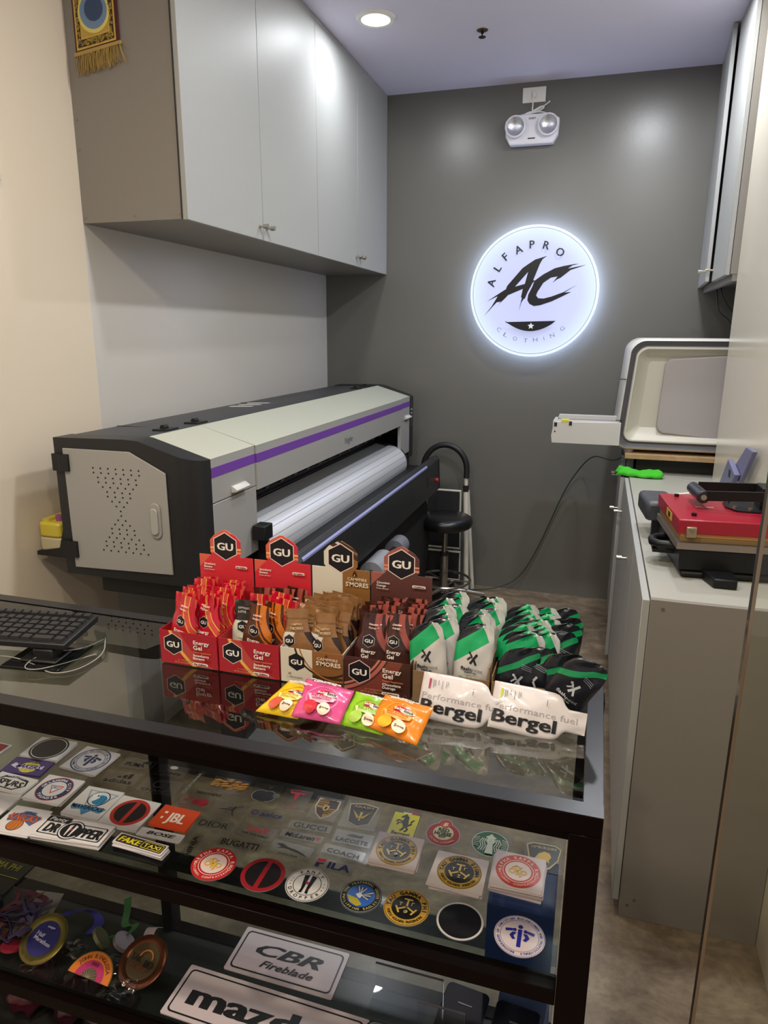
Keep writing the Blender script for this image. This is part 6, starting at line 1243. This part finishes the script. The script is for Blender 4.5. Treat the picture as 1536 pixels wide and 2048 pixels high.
CLR = [((-0.942,1.180,0.077,0.038,4), a_puma, 'clear film sticker with black letters and a leaping cat'), ((-0.946,1.124,0.085,0.044,5), a_adi, 'clear film sticker with lowercase black letters and three bars'),
 ((-0.853,1.180,0.075,0.038,2), a_crocs, 'clear film sticker with a grey oval over lowercase letters'), ((-0.846,1.124,0.092,0.047,4), a_chanel, 'clear film sticker with two interlocked black rings'),
 ((-0.785,1.155,0.014,0.087,0), lambda A, w, h: A.text('CALIFORNIA', 0, 0, w*.45, '#8a8c88', w=h*.85, rot=90), 'slender clear strip with vertical lettering'), ((-0.704,1.171,0.089,0.049,2), a_flames, 'clear film sticker with ragged orange lettering'),
 ((-0.731,1.133,0.072,0.015,3), lambda A, w, h: A.text('SKECHERS', 0, 0, h*.5, '#1a1d1a', w=w*.8, bold=.05), 'tiny clear strip with black lettering behind the red design'), ((-0.742,1.098,0.073,0.045,3), a_redpix, 'clear film sticker with a pixelated red oval'),
 ((-0.617,1.168,0.062,0.067,5), a_apple, 'clear film sticker with a black bitten fruit outline'), ((-0.659,1.102,0.060,0.045,-2), a_jordan, 'clear film sticker with a dark leaping figure'),
 ((-0.548,1.168,0.062,0.071,4), a_tesla, 'clear film sticker with a red T-shaped emblem'), ((-0.475,1.163,0.060,0.072,1), a_porsche, 'gold and brown crest sticker with a small horse'),
 ((-0.399,1.166,0.075,0.084,4), a_arash, 'dark shield sticker with a yellow winged bird'), ((-0.582,1.111,0.077,0.026,4), lambda A, w, h: (A.text('asics', w*.10, 0, h*.55, '#22265e', w=w*.62, bold=.05, shear=.15), A.ring(-w*.36, 0, h*.20, h*.30, '#22265e', 20)), 'clear film sticker with dark blue rounded letters'),
 ((-0.671,1.052,0.078,0.024,3), lambda A, w, h: A.text('DIOR', 0, 0, h*.7, '#171716', w=w*.8, bold=.0), 'clear film sticker with thin widely spaced black letters'), ((-0.580,1.057,0.081,0.036,0), lambda A, w, h: (A.text('VANS', 0, h*.16, h*.34, '#9a2434', w=w*.6, bold=.06), A.text('"OFF THE WALL"', 0, -h*.24, h*.17, '#17171a', w=w*.76, bold=.03)), 'clear film sticker with red letters above a black line'),
 ((-0.485,1.103,0.088,0.023,4), lambda A, w, h: A.text('GUCCI', 0, 0, h*.62, '#22241f', w=w*.78, bold=.01), 'silvery clear strip with spaced round black letters'), ((-0.490,1.072,0.086,0.020,2), lambda A, w, h: (A.text('McLaren', -w*.04, 0, h*.6, '#171816', w=w*.72, bold=.05, shear=.2), A.poly([(w*.34, h*.1), (w*.46, h*.3), (w*.40, -h*.2)], '#a82a34')), 'silvery clear strip with slanted letters and a red tick'),
 ((-0.392,1.096,0.078,0.036,2), a_lacoste, 'silvery clear strip with a small crocodile over letters'), ((-0.595,1.017,0.090,0.026,3), lambda A, w, h: A.text('BUGATTI', 0, 0, h*.62, '#1b1b19', w=w*.86, bold=.04), 'clear strip with tall condensed black letters'),
 ((-0.495,1.030,0.085,0.038,-2), a_jag, 'silvery clear sticker with a leaping grey cat'), ((-0.397,1.055,0.084,0.025,-2), lambda A, w, h: A.text('COACH', 0, -h*.08, h*.42, '#262522', w=w*.78, bold=.02), 'silvery clear strip with faint carriage lettering'),
 ((-0.402,1.017,0.078,0.028,0), a_fila, 'clear strip with large navy letters and a red bar'), ((-0.681,0.985,0.020,0.066,1), lambda A, w, h: A.text('NINJA', 0, 0, w*.5, '#1a1b18', w=h*.82, bold=.06, rot=100), 'clear upright strip with black letters beside the narrow white card'),
 ((-0.308,1.165,0.060,0.079,1), a_ferrari, 'yellow rectangular sticker with a black rearing horse'), ((-0.227,1.164,0.073,0.075,1), a_redhorse, 'clear sticker with a round red beer badge'),
 ((-0.134,1.161,0.082,0.076,1), a_starb, 'clear sticker with a round green crowned figure'), ((-0.033,1.160,0.072,0.085,2), a_lambo, 'dark shield sticker with gold rim and golden bull, rear right')]
for p, a, l in CLR: card(*p, a, l, clear=True, group='clear film stickers on the upper glass shelf', name='film_sticker')
card(-0.300, 1.084, 0.090, 0.085, 2, tau('TAU GAMMA PHI', 'FORTIS VOLUNTAS FRATERNITAS', '\u03a6'), 'white card with a gold and black seal, left of the two gold seal stacks', base='#b9a6a6', n=4, under='left gold seal card')
card(-0.176, 1.065, 0.096, 0.087, 0, tau('TAU GAMMA SIGMA', 'FORTIS VOLUNTAS SORORITAS', '\u03a3'), 'white card with a gold and black seal, right of the two gold seal stacks', base='#c2b3b3', n=4, under='right gold seal card')
card(-0.073, 1.088, 0.091, 0.087, -1, a_akr(True), 'white card with a red seal and yellow letters on a tall stack at right', base='#c4b4b6', n=8, thick=0.0019, under='red seal card')
RD = [((-0.616,0.956,0.083), a_akr(False), 'round red sticker with yellow entwined letters, leftmost of the front round ones'), ((-0.517,0.959,0.081), a_red(False), 'round black sticker with dark red ring and diagonal bar'),
 ((-0.431,0.961,0.079), a_pantyr, 'round white sticker with black striding legs'), ((-0.331,0.965,0.074), a_eagle, 'round dark sticker with a flying eagle on blue'), ((-0.248,0.964,0.079), tau('TAU GAMMA PHI', 'FORTIS VOLUNTAS FRATERNITAS', '\u03a6', '#b98f34', '#14120f', True), 'round gold sticker with three black and gold arrow shapes'),
 ((-0.155,0.963,0.079), lambda A, w, h: (A.disc(0, 0, w*.495, '#c4c0c0', n=46), A.disc(0, 0, w*.455, '#121114', n=44)), 'round plain black sticker with a white rim'), ((-0.056,0.962,0.083), a_christ_r, 'round white sticker with a blue cross-shaped figure, front right corner')]
for (x, y, d), a, l in RD: card(x, y, d, d, 0, a, l, base='#8d8a8a', round_=True, thick=0.0012, group='round stickers along the front of the upper shelf', name='round_sticker')

# ------------------------------------------------------------------ lower shelf
def plate(cx, cy, w, h, rot, words, label):
    o = link('name_plate', MB().prism(rrect(-w/2, w/2, -h/2, h/2, 0.004), 0, 0.0025, 'z').mesh('name_plate', pm('#c3b4ba', 0.3, coat=0.3), smooth=None), None, (cx, cy, SH2+0.0006), (0, 0, radians(rot))); tag(o, label, 'plate', 'vehicle name plates on the lower shelf')
    A = Art(0.00015); A.poly(rrect(-w/2+.008, w/2-.008, -h/2+.008, h/2-.008, 0.010), '#19161a'); A.poly(rrect(-w/2+.0115, w/2-.0115, -h/2+.0115, h/2-.0115, 0.008), '#c3b4ba'); words(A, w, h); A.put('printed_design', o, 'z', (0, 0, 0.0025), rough=0.3)
def w_cbr(A, w, h):
    c = '#1c1b1e'; A.text('CBR', 0.0, h*.10, h*.26, c, w=w*.62, bold=.09, shear=.35); A.text('Fireblade', 0.008, -h*.20, h*.15, c, w=w*.50, bold=.04, shear=.35)
plate(-0.543, 1.098, 0.244, 0.112, 0, w_cbr, 'white bordered name plate with slanted motorcycle lettering, rear of the two')
plate(-0.534, 0.970, 0.400, 0.114, -1, lambda A, w, h: A.text('mazda', -0.02, 0, h*.42, '#1c1b1e', w=w*.72, bold=.10), 'long white bordered name plate with bold rounded car lettering, front of the two')
def strip(pts, w, side=(1, 0, 0), th=0.0008, sm=2):
    pts = [Vector(p) for p in pts]
    for _ in range(sm):
        q = [pts[0]]
        for a, b in zip(pts, pts[1:]): q += [a*.75+b*.25, a*.25+b*.75]
        pts = q+[pts[-1]]
    m = MB(); sd = Vector(side).normalized()*w/2; N = len(pts); vs = []
    for i, p in enumerate(pts):
        t_ = (pts[min(i+1, N-1)]-pts[max(i-1, 0)]).normalized(); n_ = t_.cross(sd); n_ = n_.normalized()*th/2 if n_.length > 1e-9 else Vector((0, 0, th/2))
        vs += [p-sd-n_, p+sd-n_, p+sd+n_, p-sd+n_]
    fs = [(4*i+k, 4*i+(k+1) % 4, 4*i+4+(k+1) % 4, 4*i+4+k) for i in range(N-1) for k in range(4)]; return m.add(vs, fs+[(0, 3, 2, 1), (4*N-4, 4*N-3, 4*N-2, 4*N-1)])
def medal(cx, cy, z, R_, tilt, yaw, body, face, art, label, ribbon=None, rib_pts=None):
    # stands propped, leaning back
    t = T('medal', label, 'medal', (cx, cy, z), 'race medals on the lower shelf', 0); t.o.rotation_euler = (radians(tilt), 0, radians(yaw))
    b = MB().lathe([(0.0, 0.0), (R_*.93, 0.0), (R_, 0.001), (R_, 0.004), (R_*.95, 0.0055), (R_*.74, 0.0045), (R_*.70, 0.0035), (0.0, 0.0035)], (0, 0, 0), 44); o = link('disc_body', b.mesh('disc_body', pm(body, 0.3, metal=0.75), smooth=40), t.o, (0, 0, 0))
    A = Art(0.0003); A.disc(0, 0, R_*.69, face, n=36); art(A, R_); A.put('enamel_design', t.o, 'z', (0, 0, 0.0036), rough=0.35)
    if ribbon:
        m = strip([tuple((Vector(p)-Vector((cx, cy, z)))) for p in rib_pts], 0.022, (1, 0.3, 0)); r = link('ribbon', m.mesh('ribbon', pm(ribbon, 0.7), smooth=60), None); r.parent = t.o; r.matrix_parent_inverse = t.o.matrix_basis.to_3x3().to_4x4().inverted()
def ah(A, R_): A.text('Half', -R_*.22, R_*.12, R_*.16, '#b9b4cc', w=R_*.42, bold=.02, rot=-8); A.text('Marathon', R_*.04, -R_*.10, R_*.16, '#b9b4cc', w=R_*.95, bold=.02, rot=-8); A.text('conquer', R_*.1, R_*.46, R_*.10, '#b9b4cc', w=R_*.4); A.arc('GUIDING PLAN', 0, 0, R_*.84, R_*.10, '#2a2620', 235, 8, .02, bottom=True)
medal(-1.062, 0.975, SH2+0.022, 0.052, 24, -4, '#6e6230', '#15135c', ah, 'round gold medal with a dark blue centre, leftmost on the lower shelf', '#1f1f6e', [(-1.050, 1.020, 0.345), (-1.035, 1.055, 0.335), (-1.010, 1.075, 0.315), (-0.985, 1.06, 0.306), (-0.99, 1.03, 0.304)])
def at(A, R_): A.ring(0, 0, R_*.86, R_*.90, '#4a2a1c', 36); A.text('TAK', -R_*.34, R_*.06, R_*.26, '#1c1613', w=R_*.52, bold=.06); A.text('BO', R_*.32, -R_*.04, R_*.26, '#1c1613', w=R_*.40, bold=.06); A.ring(R_*.1, R_*.12, R_*.26, R_*.32, '#b0642a', 16, 0, 180); A.text('FOR SURGERY', 0, -R_*.26, R_*.13, '#7a3a22', w=R_*.86, bold=.02)
medal(-0.822, 0.990, SH2+0.022, 0.052, 24, -6, '#5c3220', '#43341c', at, 'round copper medal with a white ribbon beside the long name plate', '#a8989c', [(-0.845, 1.035, 0.325), (-0.85, 1.06, 0.335), (-0.848, 1.08, 0.315)])
# fan-shaped medal
t = T('fan_medal', 'half-round orange and pink fan-shaped medal between the two round medals', 'medal', (-0.918, 0.935, SH2+0.004), 'race medals on the lower shelf'); t.o.rotation_euler = (radians(22), 0, radians(-4))
hp2 = [(0.052*cos(pi*i/20), 0.052*sin(pi*i/20)) for i in range(21)]
link('fan_body', MB().prism(hp2, 0, 0.004, 'z').mesh('fan_body', pm('#a07a3c', 0.35, metal=0.6), smooth=None), t.o)
A = Art(0.0003); A.ring(0, 0, 0.034, 0.050, '#c96a1c', 24, 0, 180); A.ring(0, 0, 0.019, 0.034, '#a81c5c', 20, 0, 180); A.ring(0, 0, 0.0, 0.019, '#4a4038', 16, 0, 180); A.arc('JOHN KINGLOZA', 0, 0, 0.042, 0.008, '#5a2a10', 90, 10, .02); A.text('2023', 0, 0.027, 0.006, '#5a1030', w=0.018)
for i in range(9):
    a = pi*(i+.5)/9; A.same() if i else None; A.line([(0, 0), (0.018*cos(a), 0.018*sin(a))], 0.0010, '#8a7a5c')
A.put('enamel_design', t.o, 'z', (0, 0, 0.004))
# other medals lying in film, ribbons
def blob(name, cx, cy, cz, rx, ry, rz, mat, label, cat, seed, group=None, n=18, m_=12, amp=.25):
    rr = random.Random(seed); ph = [rr.uniform(0, 6.28) for _ in range(8)]; m = MB(); m.ball((0, 0, 0), 1, 1, 1, n, m_)
    vs = []
    for x, y, z in m.v:
        k = 1+amp*(sin(5*x+ph[0])*sin(6*y+ph[1])+0.7*sin(9*x-7*z+ph[2])+0.5*sin(13*y+11*z+ph[3])); vs.append((x*rx*k, y*ry*k, max(-rz, z*rz*k)))
    m.v = vs; return solo(name, m, mat, label, cat, group, 70, 0, (cx, cy, cz+rz))
M_PLAS = pm('#5a5a5c', 0.15, coat=0.6, bump=0.6, nscale=40)
t = T('green_ribbon_medal', 'small medal with a knotted green ribbon behind the fan-shaped medal', 'medal', (-0.93, 1.05, SH2)); 
t.part('ribbon', strip([(-0.955, 1.12, SH2+0.03), (-0.935, 1.09, SH2+0.025), (-0.925, 1.06, SH2+0.012), (-0.895, 1.075, SH2+0.020), (-0.905, 1.045, SH2+0.008), (-0.94, 1.03, SH2+0.012)], 0.017, (1, .5, .4), 0.0012), pm('#2a5a2c', 0.6))
t.part('disc', MB().cyl((-0.905, 1.03, SH2+0.004), (-0.900, 1.033, SH2+0.012), 0.024, n=24), pm('#8a8084', 0.35, metal=0.5)); t.part('small_disc', MB().cyl((-0.955, 1.02, SH2+0.010), (-0.95, 1.024, SH2+0.014), 0.026, n=24), pm('#6a6a4c', 0.35, metal=0.5))
for i, (x, y) in enumerate([(-0.985, 0.985), (-0.895, 0.975), (-0.835, 0.945)]):
    blob('plastic_wrap', x, y, SH2+0.001, 0.030, 0.020, 0.007, glassy('wrap', (0.86, 0.86, 0.88, 1), 1.7, 0.15), ['crumpled clear plastic right of the blue-centred medal', 'crumpled clear plastic under the fan-shaped medal right side', 'crumpled clear plastic below the copper medal'][i], 'plastic', i+2, 'clear plastic wraps on the lower shelf')
# tangled lanyards at the left
t = T('lanyard_bundle', 'tangled purple and red lanyards with medals at the left edge of the lower shelf', 'lanyards', (-1.17, 1.0, SH2)); rr = random.Random(4)
for i, c in enumerate(['#2a2048', '#4c1c30', '#332a54', '#54281f', '#201a3a', '#402040', '#5c2430', '#2a2048', '#3c2c50']):
    p = [(-1.20+rr.uniform(-.04, .10), 0.99+rr.uniform(-.05, .09), SH2+0.012+rr.uniform(0, .03)) for _ in range(6)]; t.part('ribbon', strip(p, 0.014, (rr.uniform(-1, 1), rr.uniform(-1, 1), .3)), pm(c, 0.6))
t.part('medal_disc', MB().cyl((-1.19, 0.955, SH2+0.003), (-1.192, 0.957, SH2+0.009), 0.036, n=24), pm('#7a4a34', 0.35, metal=0.6)); t.part('medal_disc', MB().cyl((-1.13, 0.95, SH2+0.003), (-1.13, 0.952, SH2+0.009), 0.022, n=24), pm('#8c2436', 0.35, metal=0.3))
solo('white_card', MB().prism([(-1.16, 0.98), (-1.09, 0.985), (-1.13, 1.11), (-1.20, 1.10)], SH2+0.0006, SH2+0.002, 'z'), pm('#77706c', 0.6), 'blank pale card lying under the lanyards on the lower shelf', 'card')
s_ = T('lettered_plaque', 'dark plaque with yellow lettering lying at the left edge of the lower shelf', 'plaque', (-1.34, 1.12, SH2)); s_.part('board', MB().box(-1.46, -1.262, 1.06, 1.17, SH2+0.001, SH2+0.006), pm('#17160f', 0.4)); 
A = Art(0.0002); A.text('TAU GAMMA PHI', -0.03, 0.02, 0.020, '#7d7424', w=0.17, bold=.03); A.rect(-.1, .075, -.012, -.009, '#7d7424'); A.put('lettering', s_.o, 'z', (0, 0, 0.0061))
solo('black_case', MB().prism(rrect(-1.36, -1.235, 0.985, 1.045, 0.012), SH2+0.001, SH2+0.03, 'z'), pm('#121212', 0.4), 'black zip case behind the lanyards at the left edge', 'case', bevel=0.006)
# right side of lower shelf
t = T('blue_box', 'dark blue cardboard box standing at the right end of the lower shelf', 'box', (-0.06, 1.22, SH2)); t.part('body', MB().box(-0.135, -0.004, 1.17, 1.30, SH2+0.001, 0.50), pm('#1d3a7a', 0.5)); t.part('flap', MB().prism([(1.170, 0.500), (1.172, 0.502), (1.245, 0.535), (1.243, 0.530)], -0.125, -0.004, 'x'), pm('#27458a', 0.5)); t.part('flap', MB().prism([(1.300, 0.500), (1.298, 0.502), (1.262, 0.545), (1.264, 0.548)], -0.13, -0.004, 'x'), pm('#27458a', 0.5))
solo('blue_card', MB().box(-0.10, 0.0, 1.05, 1.165, SH2+0.0006, SH2+0.002), pm('#3c4a6e', 0.5), 'flat blue card lying before the dark blue box', 'card')
for i, (x, y, a, c) in enumerate([(-0.165, 1.085, -6, '#121214'), (-0.062, 1.075, -5, '#16140f')]):
    o = solo('phone_case', MB().prism(rrect(-0.044, 0.044, -0.060, 0.060, 0.012), 0, 0.008, 'z'), pm(c, 0.12, coat=0.6), ['shiny black rounded case lying left on the lower shelf', 'shiny black rounded case with a gold gleam lying right on the lower shelf'][i], 'phone case', 'shiny black cases on the lower shelf', bevel=0.002, loc=(x, y, SH2+0.0025), rot=(0, 0, radians(a)))
    link('metal_clip', MB().box(-0.012, 0.016, 0.018, 0.0205, 0.0081, 0.0088).mesh('metal_clip', M_CHR), o)
m_ac = glassy('acrylic', (0.95, 0.96, 0.97, 1), 1.45); M_ED = pm('#54494c', 0.2)
for i, (x0, x1, y0, y1, z1) in enumerate([(-0.345, -0.205, 1.03, 1.10, 0.36), (-0.240, -0.150, 0.985, 1.03, 0.375)]):
    t = T('acrylic_holder', ['clear acrylic display holder standing behind the front black gadget', 'small clear acrylic holder beside the black cases'][i], 'holder', ((x0+x1)/2, (y0+y1)/2, SH2), 'acrylic holders on the lower shelf')
    t.part('panel', MB().box(x0, x1, y1-0.003, y1, SH2+0.001, z1), m_ac, smooth=None); t.part('base', MB().box(x0, x1, y0, y1-0.003, SH2+0.001, SH2+0.004), m_ac, smooth=None)
    t.part('edge_strip', MB().box(x0, x1, y1-0.0034, y1+0.0004, z1, z1+0.0016), M_ED); t.part('side_edge', MB().box(x1, x1+0.001, y1-0.003, y1, SH2+0.001, z1), M_ED)
s_ = T('black_gadget', 'black rounded gadget at the bottom edge before the acrylic holder', 'gadget', (-0.285, 0.985, SH2)); s_.part('shell', MB().prism(rrect(-0.335, -0.235, 0.945, 1.015, 0.02), SH2+0.001, SH2+0.022, 'z'), pm('#101012', 0.2), bevel=0.006); s_.part('chrome_edge', MB().tube([(-0.332, 0.965, SH2+0.022), (-0.31, 0.945, SH2+0.021), (-0.24, 0.944, SH2+0.021)], 0.001, 6), M_CHR)
# bags in the bottom compartment at left
for i, (x, y, c) in enumerate([(-1.16, 1.02, '#4e1426'), (-1.05, 1.03, '#3a1220'), (-0.95, 1.02, '#2c1a24')]):
    blob('plastic_bag', x, y, 0.071, 0.055, 0.06, 0.045, pm(c, 0.2, coat=0.6, bump=0.8, nscale=35), ['crumpled maroon plastic bag, leftmost in the bottom compartment', 'crumpled maroon plastic bag, second in the bottom compartment', 'crumpled dark plastic bag, third in the bottom compartment'][i], 'bag', 30+i, 'plastic bags in the bottom compartment', amp=.12)
